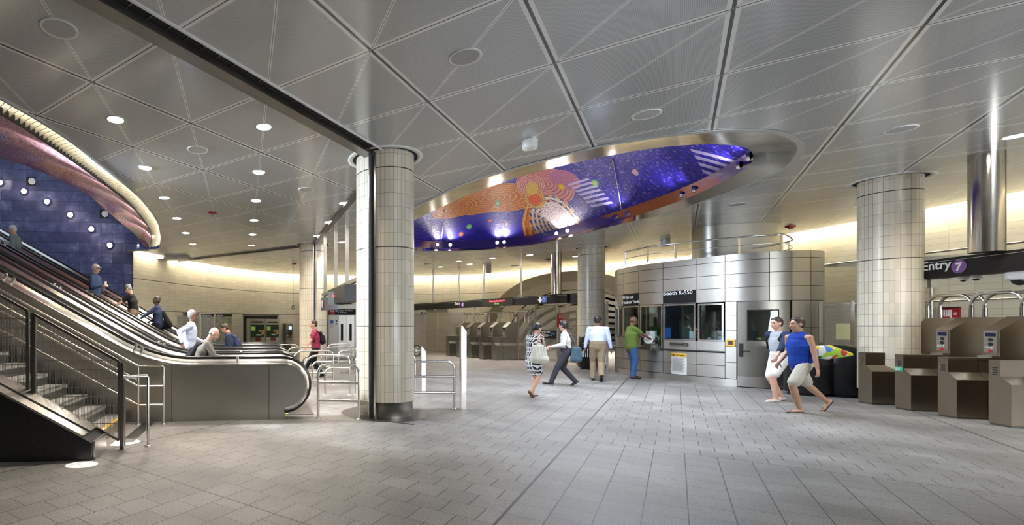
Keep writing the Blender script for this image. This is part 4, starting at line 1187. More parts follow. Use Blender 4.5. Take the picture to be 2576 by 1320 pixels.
# lower cladding: left of the windows, below them, strip before the door, right of the door
wins = [(0.02, X_[1568], 1.20, 2.19), (X_[1568], X_[1610], 1.20, 2.19), (X_[1610], X_[1668], .93, 2.19), (X_[1668], X_[1751], 1.16, 2.19), (X_[1755], X_[1822], 1.16, 2.17)]
low = [0.0, X_[1568], X_[1610], X_[1668], X_[1751], X_[1824]]
for k, (a, b) in enumerate(zip(low, low[1:])):
    top = (.93 if k == 2 else 1.16 if k > 2 else 1.20)
    z = [.20, .52, .86, top] if top - .86 > .1 else [.20, .52, .90]
    for z0, z1 in zip(z, z[1:]): bpanel(mb, a + g, b - g, z0 + g, z1 - g, .0)
z = [.20, .62, 1.04, 1.46, 1.83, 2.20]
for z0, z1 in zip(z, z[1:]): bpanel(mb, X_[1824] + g, X_[1853] - g, z0 + g, z1 - g)
for z0, z1 in zip([.2, .86, 1.53, 2.2], [.86, 1.53, 2.2]):
    bpanel(mb, X_[1992] + g, X_[2040] - g, z0 + g, z1 - g)
    a = X_[2040]
    while a < DT - .1: bpanel(mb, a + g, min(a + 1.3, DT) - g, z0 + g, z1 - g); a += 1.3
mb.T = TB; mb.build('steel_cladding', M['steel_booth'], booth)
mb = MB(TB)
bpanel(mb, 0, DT, 2.2, 3.42, -.02, .03, 90); bpanel(mb, 0, X_[1824], .0, .93, -.03, .03, 30); bpanel(mb, X_[1824], X_[1853], 0, 2.2, -.02, .03); bpanel(mb, X_[1992], DT, 0, 2.2, -.02, .03, 60)
bpanel(mb, X_[1854], X_[1989], 2.19, 2.21, -.02, .1)
mb.build('joint_backing', M['dark'], booth)
mb = MB(TB); bpanel(mb, 0, X_[1853], 0, .19, -.01, .04, 40); bpanel(mb, X_[1992], DT, 0, .19, -.01, .04, 60); mb.build('plinth', M['steel'], booth)
mb = MB(TB); mb.add([Vector((p.x, p.y, 3.40)) for p in BPs[:-1]], [tuple(range(len(BPs) - 1))]); mb.build('roof', M['steel_dark'], booth)
mb = MB(TB); mb.add([Vector((p.x, p.y, 2.62)) for p in BPs[:-1]], [tuple(range(len(BPs) - 1))]); mb.build('inner_ceiling', M['white'], booth)
mint = plain('booth_inner_wall', (.09, .085, .07), .6)
mb = MB(TB); bpanel(mb, X_[1992] + .3, DT, 0, 2.6, -.07, .02, 60); mb.build('inner_wall', mint, booth)
# windows: frame (> pane)
for k, (a, b, z0, z1) in enumerate(wins):
    fm = MB(TB)
    for (p, q, r, s) in ((a + .01, a + .05, z0, z1), (b - .05, b - .01, z0, z1), (a + .01, b - .01, z0, z0 + .04), (a + .01, b - .01, z1 - .045, z1)): bpanel(fm, p, q, r, s, .012, .07)
    w = fm.build('window_frame', M['chrome'], booth)
    pm = MB(TB); bpanel(pm, a + .045, b - .045, z0 + .035, z1 - .04, -.015, .004); pm.build('pane', M['glass'], w)
# ledge and rail under the windows
mb = MB(TB); bpanel(mb, 0.02, X_[1668], .86, .905, .13, .14); mb.build('counter_ledge', M['steel_dark'], booth)
ds = [X_[1668] + (X_[1820 if 0 else 1822] - X_[1668]) * k / 10 for k in range(11)]
mb = MB(TB); mb.tube([Vector((*bpt(d, .05)[0], .885)) for d in ds], .022, 10); mb.build('ledge_rail', M['black'], booth)
# deposit tray
p, e, n = bpt((X_[1668] * .48 + X_[1751] * .52)); mb = MB(TB); c = Vector((p.x, p.y, 1.05)); e3 = Vector((e.x, e.y, 0)); n3 = Vector((n.x, n.y, 0))
mb.bar(c - e3 * .22 + n3 * .03, c + e3 * .22 + n3 * .03, .09, .10); mb.tube([c - e3 * .20 + n3 * .08 + up * .03, c + e3 * .16 + n3 * .08 + up * .03], .03, 10); mb.build('deposit_tray', M['steel_dark'], booth)
# conduct notice
def facade_sign(x0, x1, z0, z1, off, name, mat, parent=booth, th=.012):
    a, b = bpx(x0), bpx(x1); mb = MB(TB); bpanel(mb, a, b, z0, z1, off, th); o = mb.build(name, mat, parent)
    p0 = bpt(a, off + .003)[0]; p1 = bpt(b, off + .003)[0]; return o, Vector((p0.x, p0.y, 0)) - BO, Vector((p1.x - p0.x, p1.y - p0.y, 0))
s, p0, ex = facade_sign(1690, 1728, .20, .80, .012, 'conduct_notice', M['paper'])
p0 = p0 + ex.cross(up).normalized() * .012
mb = MB(); quad(mb, p0 + up * .70, ex, 0, 0, ex.length, .10, .002); mb.build('notice_header', M['yellow'], s)
sign_text('Rules Of Conduct', .062, s, p0 + up * .728 + ex * .03 + ex.cross(up).normalized() * .006, ex, M['black'], .76, .001)
mb = MB()
for k in range(15): quad(mb, p0 + up * (.655 - k * .026), ex, .03, 0, ex.length * (.93 - .3 * random.random()), .008, .003)
mb.build('notice_print', M['steel_dark'], s)
# name boards
s, p0, ex = facade_sign(1668.5, 1750.5, 2.215, 2.565, .014, 'name_board', M['sign_black'])
p0 = p0 + ex.cross(up).normalized() * .022
sign_text('Booth R-550', .148, s, p0 + up * 2.455 + ex.normalized() * .02, ex, None, 1.0, .002)
s, p0, ex = facade_sign(1568.5, 1606.5, 2.205, 2.58, .014, 'name_board', M['sign_black'])
p0 = p0 + ex.cross(up).normalized() * .03
sign_text('34 Street', .125, s, p0 + up * 2.43 + ex.normalized() * .02, ex, None, 1.1, .002)
sign_text('Hudson Yards', .125, s, p0 + up * 2.27 + ex.normalized() * .02, ex, None, 1.1, .002)
# yellow call box
p, e, n = bpt(bpx(1839)); c = Vector((p.x, p.y, 1.13)) - BO; n3 = Vector((n.x, n.y, 0)); e3 = Vector((e.x, e.y, 0))
mb = MB(); mb.bar(c - up * .085, c + up * .085, .17, .07, n3); q = mb.build('call_box', M['yellow'], booth)
mb = MB(); mb.bar(c - up * .045 + n3 * .037, c + up * .045 + n3 * .037, .09, .006, n3); mb.build('keypad', M['black'], q)
# door
mb = MB(TB); bpanel(mb, X_[1854] + .01, X_[1989] - .01, 0.02, 2.19, .0, .04); dr = mb.build('door', M['steel_panel'], booth)
mb = MB(TB); bpanel(mb, X_[1854] + .01, X_[1989] - .01, 0.02, .28, .006, .01); mb.build('kick_plate', M['steel'], dr)
d0, d1 = bpx(1879), bpx(1960)
mb = MB(TB); bpanel(mb, d0, d1, 1.19, 1.98, .006, .012); wfr = mb.build('door_window', M['dark'], dr)
mb = MB(TB); bpanel(mb, d0 + .03, d1 - .03, 1.22, 1.95, .010, .003); mb.build('pane', M['glass'], wfr)
mb = MB(TB); bpanel(mb, bpx(1859), bpx(1868.5), .78, 1.12, .03, .04); lk = mb.build('lock_case', M['black'], dr)
p, e, n = bpt(bpx(1866), .06); c = Vector((p.x, p.y, .93)) - BO; mb = MB(); mb.tube([c, c + Vector((e.x, e.y, 0)) * .16], .012, 8); mb.tube([c - Vector((n.x, n.y, 0)) * .06, c], .016, 8); mb.build('lever', M['black'], lk)
# roof guard rail
rp = [roofpt(x, y) for x, y in ((1577, 664), (1622, 655.5), (1663, 650), (1736, 643), (1870, 632), (1960, 627), (1987, 626))]
rp = [Vector((p.x + .12, p.y + .25, 0)) for p in rp]
rl = smooth_poly([tuple(p) for p in rp] + [(12.95, 12.6, 0), (13.2, 13.3, 0), (13.2, 14.4, 0)], 6)
mb = MB(TB); mb.tube([Vector((p.x, p.y, 3.83)) for p in rl] + [Vector((13.2, 14.6, 3.43))], .020, 8); mb.tube([Vector((rl[0].x, rl[0].y, 3.83)), Vector((rl[0].x, rl[0].y, 3.43))], .02, 8)
gr = mb.build('roof_rail', M['chrome'], booth)
mb = MB(TB); mb.tube([Vector((p.x, p.y, 3.62)) for p in rl], .010, 6); mb.build('rail_wire', M['chrome'], gr)
for k in (8, 16, 24, 34, 44, 52):
    if k < len(rl): mb = MB(TB); mb.bar(Vector((rl[k].x, rl[k].y, 3.41)), Vector((rl[k].x, rl[k].y, 3.82)), .045, .02, (0, 1, 0)); mb.build('rail_post', M['chrome'], gr)
# rounded duct rising from the booth roof
t = empty('roof_duct', (13.25, 14.6, 0), 0, 'large brushed steel oval duct rising from the booth roof to the ceiling', 'duct')
pl = []
for k in range(32):
    a = 2 * pi * k / 32; e_ = 3.0; pl.append((1.02 * (abs(cos(a)) ** (2 / e_)) * (1 if cos(a) > 0 else -1), .62 * (abs(sin(a)) ** (2 / e_)) * (1 if sin(a) > 0 else -1)))
Rz = Matrix.Rotation(radians(-16), 4, 'Z')
mb = MB(); rows = [[Rz @ Vector((x, y, z)) for x, y in pl + [pl[0]]] for z in (3.41, CEIL - .003)]; mb.grid(rows); mb.build('duct_shell', M['steel_booth'], t)
mb = MB(); rows = [[Rz @ Vector((x * 1.01, y * 1.01, z)) for x, y in pl + [pl[0]]] for z in (3.41, 3.47)]; mb.grid(rows); mb.build('base_collar', M['steel'], t)
# things inside the booth
desk = plain('desk_grey', (.10, .12, .13), .5)
t = empty('booth_desk', (11.5, 14.0, 0), 0, 'dark counter desk inside the booth behind the windows', 'desk')
mb = MB(); mb.box((-.55, -1.1, .82), (-.05, 1.4, .86)); mb.build('desk_top', desk, t)
mb = MB(); mb.box((-.40, -1.0, 0), (-.10, 1.3, .82)); mb.build('desk_base', desk, t)
def inside(x, y, Y): return AT(x, y, Y)
p = inside(1643, 780, 14.5); t = empty('booth_camera', tuple(p), 0, 'white security camera dome hanging inside the first booth window', 'camera')
mb = MB(); mb.lathe((0, 0, 0), [(.09, .09), (.10, 0), (.085, -.06), (.03, -.10)], 20); mb.build('housing', M['white'], t)
mb = MB(); mb.tube([(0, 0, .09), (0, 0, 2.6 - p.z)], .02, 8); mb.build('stem', M['white'], t)
p = inside(1637, 848, 14.25); p.z = 1.02; t = empty('coin_counter', tuple(p), 0, 'grey coin counting machine with a round dial on the booth counter', 'machine')
mb = MB(); mb.box((-.08, -.08, .02), (.09, .10, .40)); mb.build('column', M['pale_metal'], t)
mb = MB(); mb.tube([(-.09, -.04, .14), (-.12, -.06, .14)], .12, 20); mb.build('dial', M['white'], t)
mb = MB(); mb.box((-.12, -.16, -.16), (.14, .16, .02)); mb.build('base', M['steel_dark'], t)
p = inside(1796, 860, 13.0); p.z = .86; t = empty('booth_monitor', tuple(p), radians(60), 'lit computer monitor on the desk behind the right booth window', 'monitor')
mb = MB(); mb.box((-.30, -.02, .12), (.30, .02, .46)); mb.build('case', M['black'], t)
mb = MB(); mb.box((-.27, -.026, .15), (.27, -.02, .43)); mb.build('screen', M['screen'], t)
mb = MB(); mb.box((-.05, -.02, 0), (.05, .04, .14)); mb.box((-.14, -.08, 0), (.14, .1, .012)); mb.build('stand', M['black'], t)
mb = MB(TB); a = bpx(1672); b = bpx(1686); bpanel(mb, a, b, 1.22, 1.52, -.03, .004)
s = mb.build('x', M['blue_sign']); s.name = 'blue_notice'; s.location = BO; tag(s, 'blue notice card standing in the lower left of the middle booth window', 'notice')
for x0, x1, z0, z1, mt, nm, lb in ((1732, 1750, 1.22, 1.42, 'paper', 'price_card', 'white printed card taped in the lower right of the middle booth window'), (1733, 1750, 1.43, 1.53, 'black', 'fee_card', 'small black card with yellow print above the white card in the booth window')):
    mb = MB(TB); bpanel(mb, bpx(x0), bpx(x1), z0, z1, -.03, .004); s = mb.build(nm, M[mt]); s.location = BO; tag(s, lb, 'notice')
    if nm == 'fee_card':
        p0 = bpt(bpx(x0), -.02)[0]; p1 = bpt(bpx(x1), -.02)[0]; s['label'] = lb
        tt = text('$1 Fee', .07, M['yellow'], s, frame(Vector((p0.x, p0.y, 1.46)) - BO, Vector((p1.x - p0.x, p1.y - p0.y, 0))), 'lettering', .001)

# ---------------------------------------------------------------- fare gates
TG = {}
def turnstile(o, d, r, label, group, tall=True, reader=True, mat='steel_gate'):
    """o = near-left floor corner of the end face; d = along the cabinet, r = along the row towards the camera"""
    Mx = Matrix.Identity(4)
    for k in range(3): Mx[k][0] = d[k]; Mx[k][1] = r[k]; Mx[k][2] = up[k]
    rz = atan2(d.y, d.x)
    e = empty('turnstile', tuple(o), rz, label, 'turnstile', group)
    # local: x along d, y = +left of d; r is to the right => y = -w
    mb = MB(); L = 1.75; side = [(0, .03), (-.29, .03), (-.29, .66), (-.155, .78), (-.155, 1.035), (0, 1.035)]
    mb.prism(side, 0, L, None, 'x'); mb.build('lower_cabinet', M[mat], e)
    mb = MB(); mb.box((.01, -.28, 0), (L - .01, -.01, .03)); mb.build('plinth', M['steel_dark'], e)
    mb = MB()
    mb.bar((.42, -.2905, .05), (.42, -.2905, .66), .006, .004, (0, 1, 0)); mb.bar((.42, -.2905, .66), (.42, -.1555, .78), .006, .004, (0, 1, 0)); mb.bar((.42, -.157, .78), (.42, -.157, 1.0), .006, .004, (0, 1, 0))
    mb.bar((.42, -.157, .985), (L, -.157, .985), .006, .004, (0, 1, 0))
    mb.build('cover_seam', M['dark'], e)
    mb = MB()
    for k in range(4): mb.box((-.004, -.115, .80 + k * .035), (0, -.05, .812 + k * .035))
    mb.build('vent_slot', M['dark'], e)
    mb = MB(); mb.tube([(-.006, -.05, .86), (0, -.05, .86)], .016, 12); mb.build('lock', M['chrome'], e)
    if tall:
        mb = MB(); x0 = .60
        mb.prism([(x0, 1.035), (x0, 1.50), (x0 + .33, 1.735), (x0 + .78, 1.735), (x0 + .78, 1.035)], -.27, -.02, None, 'y'); tc = mb.build('upper_cabinet', M[mat], e)
        if reader:
            mb = MB(); mb.box((x0 - .09, -.25, 1.035), (x0, -.04, 1.075)); mb.build('card_slot', M['chrome'], tc)
            mb = MB(); mb.box((x0 - .006, -.24, 1.12), (x0, -.05, 1.485)); fp = mb.build('display_plate', M['steel'], tc)
            mb = MB(); mb.box((x0 - .012, -.215, 1.395), (x0 - .006, -.075, 1.46)); mb.build('display', plain('dark_lcd', (.01, .014, .05), .2), fp)
            for z in (1.34, 1.265): mb = MB(); mb.tube([(x0 - .012, -.145, z), (x0 - .005, -.145, z)], .031, 16); mb.build('indicator_lamp', M['black'], fp)
            mb = MB(); mb.tube([(x0 - .012, -.145, 1.145), (x0 - .005, -.145, 1.145)], .028, 16); mb.build('red_indicator', M['red_sign'], fp)
            sign_text('Entry', .06, fp, (x0 - .009, -.222 + .155, 1.19), (0, -1, 0), M['letter'], .9)
    return e
def hoops(e1, d, r, step, zt, n=2):
    """double arch of tube from one upper cabinet to the next, parented to the first"""
    for k in range(n):
        x = 1.02 + k * .20; mb = MB(); R = .20
        y0, y1 = -.15, step - .15      # +y is away from the camera row direction
        pts = [(x, y0, 1.735), (x, y0, zt - R)] + [(x, y0 + R * (1 - cos(radians(a))), zt - R + R * sin(radians(a))) for a in (20, 40, 60, 80, 90)] + [(x, y1 - R * (1 - cos(radians(a))), zt - R + R * sin(radians(a))) for a in (90, 80, 60, 40, 20)] + [(x, y1, zt - R), (x, y1, 1.735)]
        mb.tube(pts, .026, 12); mb.tube([(x, y0, 1.735), (x, y0, 1.90)], .032, 12); mb.tube([(x, y1, 1.735), (x, y1, 1.90)], .032, 12)
        mb.build('guard_hoop', M['chrome'], e1)
rN = Vector((-.195, -.981, 0)).normalized(); dN = Vector((.981, -.195, 0)).normalized()
o3 = G(2359, 1044.9); STEP = .735
names = ['nearest turnstile, cut by the right edge of the photo', 'second nearest turnstile, with dark round indicators under the Entry sign', 'third nearest turnstile, with a green Special entry sticker', 'farthest near turnstile, hugging the tiled column']
near = []
for k in range(5):                 # k = 0 outside the frame edge .. 4 at the column
    o = o3 + rN * STEP * (2 - k); 
    if k == 0: lb = 'turnstile beyond the right edge of the photo, nearest of the right row'
    elif k == 1: lb = 'turnstile cut by the right edge of the photo, below the large sign beam'
    elif k == 2: lb = 'wide steel turnstile with an Entry reader, second from the photo edge'
    elif k == 3: lb = 'steel turnstile with a small green Special entry sticker on its end'
    else: lb = 'steel turnstile beside the right hand tiled column, without a reader'
    if k == 0: continue
    e = turnstile(o, dN, rN, lb, 'fare gates under the near Entry sign', True, k not in (4,))
    near.append(e)
    if k < 5 and k > 0: pass
for a, b in zip(near, near[1:]):
    hoops(a, dN, rN, STEP, 2.16)
e = near[2]; mb = MB(); quad(mb, (-.003, -.0, .72), (0, -1, 0), .0, 0, .155, .085); s = mb.build('sticker', M['green_sign'], e, 'green Special entry sticker')
sign_text('Special', .040, s, (-.006, -.01, .765), (0, -1, 0), None, .95); sign_text('entry', .040, s, (-.006, -.01, .732), (0, -1, 0), None, .95)
# junction posts from the last gate up to the beam
e = near[3]
for x in (.98, 1.16):
    mb = MB(); mb.tube([(x, -.06, 1.735), (x, -.06, 2.50)], .022, 10); q = mb.build('cable_post', M['chrome'], e)
    mb = MB(); mb.box((x - .06, -.12, 2.34), (x + .06, .0, 2.50)); mb.build('junction_box', M['steel'], q)
rF = Vector((.38, -.925, 0)).normalized(); dF = Vector((.925, .38, 0)).normalized()
oF = G(1236.4, 905.4); STF = .785
far = []
for k in range(5):
    lb = ['far turnstile nearest the mesh gate, its long side in view', 'far turnstile second from the mesh gate', 'far turnstile in the middle of the far row', 'far turnstile just right of the tall access post', 'farthest turnstile, left end of the far row behind the tall access post'][k]
    e = turnstile(oF - rF * STF * k, dF, rF, lb, 'fare gates under the far Entry sign', True, k < 4, 'steel_panel'); far.append(e)
for a, b in zip(far, far[1:]): hoops(a, dF, rF, STF, 2.22)
hoops(far[0], dF, rF, -STF, 2.22)
# ---------------------------------------------------------------- sign beams
def beam(p0, p1, label, zt=BEAM_T, zb=BEAM_B, face=1):
    """black box beam from p0 to p1 (plan), lettering on its camera side"""
    p0 = Vector(p0); p1 = Vector(p1); d = (p1 - p0).normalized(); L = (p1 - p0).length; n = d.cross(up) * face
    o = empty('sign_beam', (p0.x, p0.y, zb), 0, label, 'sign')
    c0 = up * (zt - zb) / 2
    mb = MB(); mb.bar(c0, d * L + c0, .30, zt - zb); mb.build('beam_box', M['sign_black'], o)
    mb = MB(); mb.bar(n * .153 + up * (zt - zb - .05), d * L + n * .153 + up * (zt - zb - .05), .004, .006); mb.build('edge_line', M['pale_metal'], o)
    return o, d, n, L
# near beam
kx = (Vector((2320.5, 0, 0)), )
def on_line(base, dr, x):          # where the photo column x meets a plan line
    t = (x - PX) / F; k = (t * base.y - base.x) / (dr.x - t * dr.y); return base + dr * k
bn = o3 + dN * 1.05
pL = on_line(bn, rN, 2320.5 + 4); 
nb, d, n, L = beam(pL, pL + rN * 5.2, 'long black sign beam reading Entry with a purple 7 above the near turnstiles')
if n.x > 0: n = -n
face = n * .156
sign_text('Entry', .235, nb, face + d * .135 + up * .165, d, None, 1.0, .004)
pc = face + d * .775 + up * .175
mb = MB(); disc(mb, pc, d, .125); mb.build('purple_disc', M['purple'], nb)
sign_text('7', .20, nb, pc - d * .055 - up * .07 + n * .004, d, None, 1.0, .006)
mb = MB()
for k in range(16): mb.sphere(d * (.4 + k * .3) - up * .004 + n * .1, .008)
mb.build('rivets', M['steel'], nb, kind='stuff')
def cam_dome(p, big, label, parent=None):
    t = empty('camera_dome', tuple(p), 0, label, 'camera')
    r = .15 if big else .07
    mb = MB(); mb.lathe((0, 0, 0), [(r * .95, 0), (r, -r * .2), (r, -r * .8), (r * .9, -r * .95), (.001, -r * .95)], 24); mb.build('housing', M['white'], t)
    mb = MB(); mb.sphere((0, 0, -r * (.95 if big else .8)), r * .62); mb.build('dome', M['black'], t)
for x, big, lb in ((2420, 0, 'small white camera under the near sign beam, left one of two'), (2452, 0, 'small white camera under the near sign beam, right one of two'), (2562, 1, 'large white camera dome with black lens under the near sign beam')):
    q = on_line(pL, rN, x) - n * .02; cam_dome((q.x, q.y, BEAM_B), big, lb)
# far beam
bf = oF + dF * 1.0
a = on_line(bf, rF, 985); b = on_line(bf, rF, 1433)
fb, d, n, L = beam(a, b, 'long black sign beam over the far turnstiles with Entry, a red clock text and an access arrow')
if n.y > 0: n = -n
face = n * .156
def fpos(x): q = on_line(bf, rF, x) ; return (Vector((q.x, q.y, 0)) - Vector((a.x, a.y, 0)))
def gpos(x, z):                    # position on the face plane at photo column x
    base = Vector((a.x, a.y, 0)) + face; q = on_line(base, rF, x); return Vector((q.x, q.y, 0)) - Vector((a.x, a.y, 0)) + up * z
sign_text('Entry', .20, fb, gpos(1144, .17) + n * .004, d, None, 1.0, .003)
pc = gpos(1164, .15); mb = MB(); disc(mb, pc + n * .003, d, .12); mb.build('purple_disc', M['purple'], fb)
sign_text('7', .18, fb, pc - d * .05 - up * .065 + n * .007, d, None, 1.0, .004)
mb = MB(); p_, q_ = gpos(1215, .16), gpos(1291, .16); mb.bar(p_ + n * .02, q_ + n * .02, .06, .31); lp_ = mb.build('clock_display', M['black'], fb)
sign_text('Wednesday, September 16', .105, lp_, gpos(1233, .20) + n * .056, d, M['led_red'], .82, .002)
sign_text('11:41 am', .09, lp_, gpos(1245, .075) + n * .056, d, M['led_green'], .9)
ar_ = gpos(1359, .17) + n * .006; Mx = frame(ar_, d)
mb = MB(); mb.add([Mx @ Vector(v) for v in ((-.03, .13, 0), (-.03, -.03, 0), (-.11, .05, 0), (-.11, -.0, 0), (0, -.13, 0), (.11, -.0, 0), (.11, .05, 0), (.03, -.03, 0), (.03, .13, 0))], [(0, 1, 7, 8), (1, 2, 3, 4), (1, 4, 5 + 2), (7, 4, 5, 6)]); mb.build('down_arrow', M['letter'], fb)
wheelchair(fb, gpos(1369.5, .17) + n * .006, d, .24)
mb = MB(); p_ = gpos(1433, 0); mb.bar(Vector((p_.x, p_.y, .16)) - face, Vector((p_.x, p_.y, .16)) - face + d * 1.0 + dF * .2, .3, .40); mb.build('end_box', M['black'], fb)
for x, big, lb in ((1061, 1, 'white camera dome under the left end of the far sign beam'), (1095, 0, 'small camera pair member under the far beam near the glass gate'), (1195, 0, 'small camera under the far beam right of the purple 7'), (1262, 0, 'small camera under the far beam below the red clock text'), (1372, 0, 'small camera under the far beam below the access sign')):
    q = on_line(bf, rF, x); cam_dome((q.x, q.y, BEAM_B), big, lb)
for x, lb in ((1090, 'thin steel pole hanging from the ceiling to the far sign beam, leftmost'), (1154, 'thin steel pole holding the far sign beam, second from left'), (1217, 'thin steel pole holding the far sign beam, third from left'), (1311, 'thin steel pole holding the far sign beam, rightmost')):
    q = on_line(bf, rF, x); t = empty('hanging_pole', (q.x, q.y, BEAM_T), 0, lb, 'pole', 'poles of the far sign beam')
    mb = MB(); mb.tube([(0, 0, 0), (0, 0, CEIL - BEAM_T)], .045, 12); mb.build('tube', M['steel'], t)
    mb = MB(); mb.lathe((0, 0, 0), [(.06, 0), (.06, .10)], 16); mb.build('sleeve', M['chrome'], t)

# ---------------------------------------------------------------- fences and gates
def mesh_panel(p, q, z0, z1, label, name='mesh_gate', hz=None, frame_w=.05, cat='gate', rot=None):
    p = Vector((p[0], p[1], 0)); q = Vector((q[0], q[1], 0)); d = (q - p).normalized(); L = (q - p).length
    o = empty(name, tuple(p), 0, label, cat)
    for s in (0, L):
        mb = MB(); mb.bar(d * s, d * s + up * (z1 + .06), frame_w * 1.3, frame_w * 1.3, d); mb.build('post', M['chrome'], o)
    for h, t_ in [(z1, frame_w), (z0, .10)] + [(h, .06) for h in (hz or ())]:
        mb = MB(); mb.bar(d * .03 + up * h, d * (L - .03) + up * h, frame_w, t_); mb.build('frame_rail', M['steel'], o)
    mb = MB(); mb.add([d * .03 + up * z0, d * (L - .03) + up * z0, d * (L - .03) + up * z1, d * .03 + up * z1], [(0, 1, 2, 3)])
    mb.build('mesh_infill', M['wire'], o, uvf=lambda v: (v.dot(d), v.z)); return o, d, L
# mesh gate right of the booth (near column)
pg = Vector((12.45, 11.45, 0)); pq = on_line(pg, Vector((.83, -.55, 0)), 2143)
og, d, L = mesh_panel((pg.x, pg.y), (pq.x, pq.y), .12, 2.10, 'tall woven wire gate panel between booth and right tiled column', hz=[1.05])
mb = MB(); quad(mb, d * .25 + up * 1.25 - d.cross(up) * -.01, d, 0, 0, .28, .38); mb.build('yellow_notice', plain('old_yellow_paper', (.55, .50, .25), .6), og)
# far enclosure: glass gate, fences and service entry gate
q0 = G(1071, 884.5); q1 = G(1129, 888.6)
o, d, L = mesh_panel((q0.x, q0.y), (q1.x, q1.y), .10, 2.35, 'far double gate of perforated steel and glass left of the far turnstiles', 'glass_gate', hz=[.95, 1.35])
mb = MB(); mb.bar(d * L / 2, d * L / 2 + up * 2.35, .07, .07, d); mb.bar(d * .05 + up * 2.45, d * (L - .05) + up * 2.45, .1, .18); mb.build('centre_post', M['steel'], o)
q2 = G(1129.5, 889); q3 = Vector(((1168 - PX) / F * 26.6, 26.6, 0)); mesh_panel((q2.x, q2.y), (q3.x, q3.y), .10, 2.30, 'narrow far fence panel between glass gate and far turnstiles', 'mesh_fence', cat='fence')
q2 = G(1043, 884); mesh_panel((q2.x, q2.y), (q0.x - .05, q0.y), .10, 2.30, 'far fence panel at the left edge of the gate line, by the near column', 'mesh_fence', cat='fence', hz=[1.0])
g0 = G(1303, 904.5); g1 = G(1346.5, 908); g2 = G(1401.5, 913); g3 = G(1452, 918)
mesh_panel((g0.x, g0.y), (g1.x - .03, g1.y), .12, 2.30, 'far mesh fence panel right of the far turnstiles', 'mesh_fence', cat='fence')
og, d, L = mesh_panel((g1.x, g1.y), (g2.x, g2.y), .12, 2.42, 'far mesh service gate with a black Service Entry sign', hz=[1.35])
n = d.cross(up)
if n.y > 0: n = -n
mb = MB(); mb.bar(d * (L / 2 - .5) + up * 1.20 + n * .04, d * (L / 2 + .56) + up * 1.20 + n * .04, .02, .34); sg = mb.build('service_sign', M['sign_black'], og)
b0 = d * (L / 2 - .46) + n * .052
sign_text('Service Entry', .085, sg, b0 + up * 1.275 + d * .28, d, None, 1.0, .001)
mb = MB()
for k in range(5): quad(mb, b0 + up * (1.215 - k * .032), d, .0, 0, .35 + .5 * random.random(), .010, .002)
mb.build('small_print', M['letter'], sg)
mb = MB(); quad(mb, b0 + up * 1.20 + d * .78, d, 0, 0, .2, .075, .004); mb.build('blue_patch', M['blue_sign'], sg)
mesh_panel((g2.x + .09, g2.y), (g3.x, g3.y), .12, 2.30, 'far mesh fence panel beside the tiled column before the tunnel', 'mesh_fence', cat='fence', hz=[1.2])
h0 = G(1519, 917); h0 = Vector((h0.x, h0.y, 0)); h1 = Vector((10.55, 16.45, 0))
mesh_panel((h0.x, h0.y), (h1.x, h1.y), .12, 2.35, 'mesh gate between the tunnel column and the booth', hz=[1.08])
# red emergency sign on the far fence
p = AT(1416, 806, 20.0); t = empty('emergency_sign', tuple(p), 0, 'small red emergency sign on the far fence above the white shirted man', 'sign')
mb = MB(); mb.box((-.22, -.05, -.30), (.16, 0, .30)); mb.build('red_panel', M['red_sign'], t)
mb = MB(); mb.box((.16, -.05, -.30), (.26, .02, .32)); mb.build('dark_side', M['black'], t)
mb = MB(); mb.box((-.14, -.06, -.16), (.10, -.05, .02)); mb.build('white_pictogram', M['letter'], t)
sign_text('Customer\nAssistance', .075, t, (-.20, -.055, .19), (1, 0, 0), None, .9)

# red hose sign on the right wall
p = AT(2366, 803, 0); t_ = (2389 - PX) / F; Yw = 16.36 / t_; c = Vector((16.38, Yw, EYE + (HY - 789) * Yw / F))
t = empty('hose_sign', tuple(c), 0, 'red fire hose sign with white pictogram on the right tiled wall', 'sign')
w_ = 1.0 * (2413 - 2366) / F * Yw * 1.0; 
mb = MB(); mb.box((-.05, -.19, -.18), (0.0, .19, .14)); mb.build('red_plate', M['red_sign'], t)
mb = MB(); mb.box((-.06, -.20, .14), (0, .20, .17)); mb.build('black_top', M['black'], t)
mb = MB()
for k in range(6): mb.box((-.056, .16 - k * .042 - .015, -.07 - (.06 if k == 5 else 0)), (-.05, .16 - k * .042 + .014, .10))
mb.tube([(-.054, -.13 + .03 * cos(a), .0 + .03 * sin(a)) for a in [2 * pi * k / 16 for k in range(17)]], .005, 5)
mb.box((-.056, -.16, -.004), (-.05, -.09, .004)); mb.build('hose_pictogram', M['letter'], t)
mb = MB(); mb.box((-.22, -.24, -.75), (-.0, .12, -.22)); cb_ = mb.build('cabinet', M['white'], t)
# door frame on right wall
t = empty('wall_door', (16.40, 10.2, 0), 0, 'steel door frame in the right tiled wall behind the near turnstiles', 'door')
mb = MB(); mb.box((-.05, -.05, 0), (.06, .05, 2.12)); mb.box((-.05, -1.1, 0), (.06, -1.0, 2.12)); mb.box((-.05, -1.1, 2.12), (.06, .05, 2.22)); mb.build('frame', M['chrome'], t)
mb = MB(); mb.box((.0, -1.0, 0), (.04, -.05, 2.12)); mb.build('leaf', M['steel_dark'], t)
mb = MB(); mb.tube([(16.33, 15.0, 2.20), (16.33, 4, 2.20)], .025, 8); o = mb.build('wall_conduit', M['chrome']); tag(o, 'horizontal steel conduit along the right wall at door head height', 'pipe')
mb = MB(); mb.tube([(16.33, 15.0, 3.47), (16.33, 4, 3.47)], .028, 8); o = mb.build('wall_conduit', M['chrome']); tag(o, 'upper horizontal steel conduit along the right wall', 'pipe')
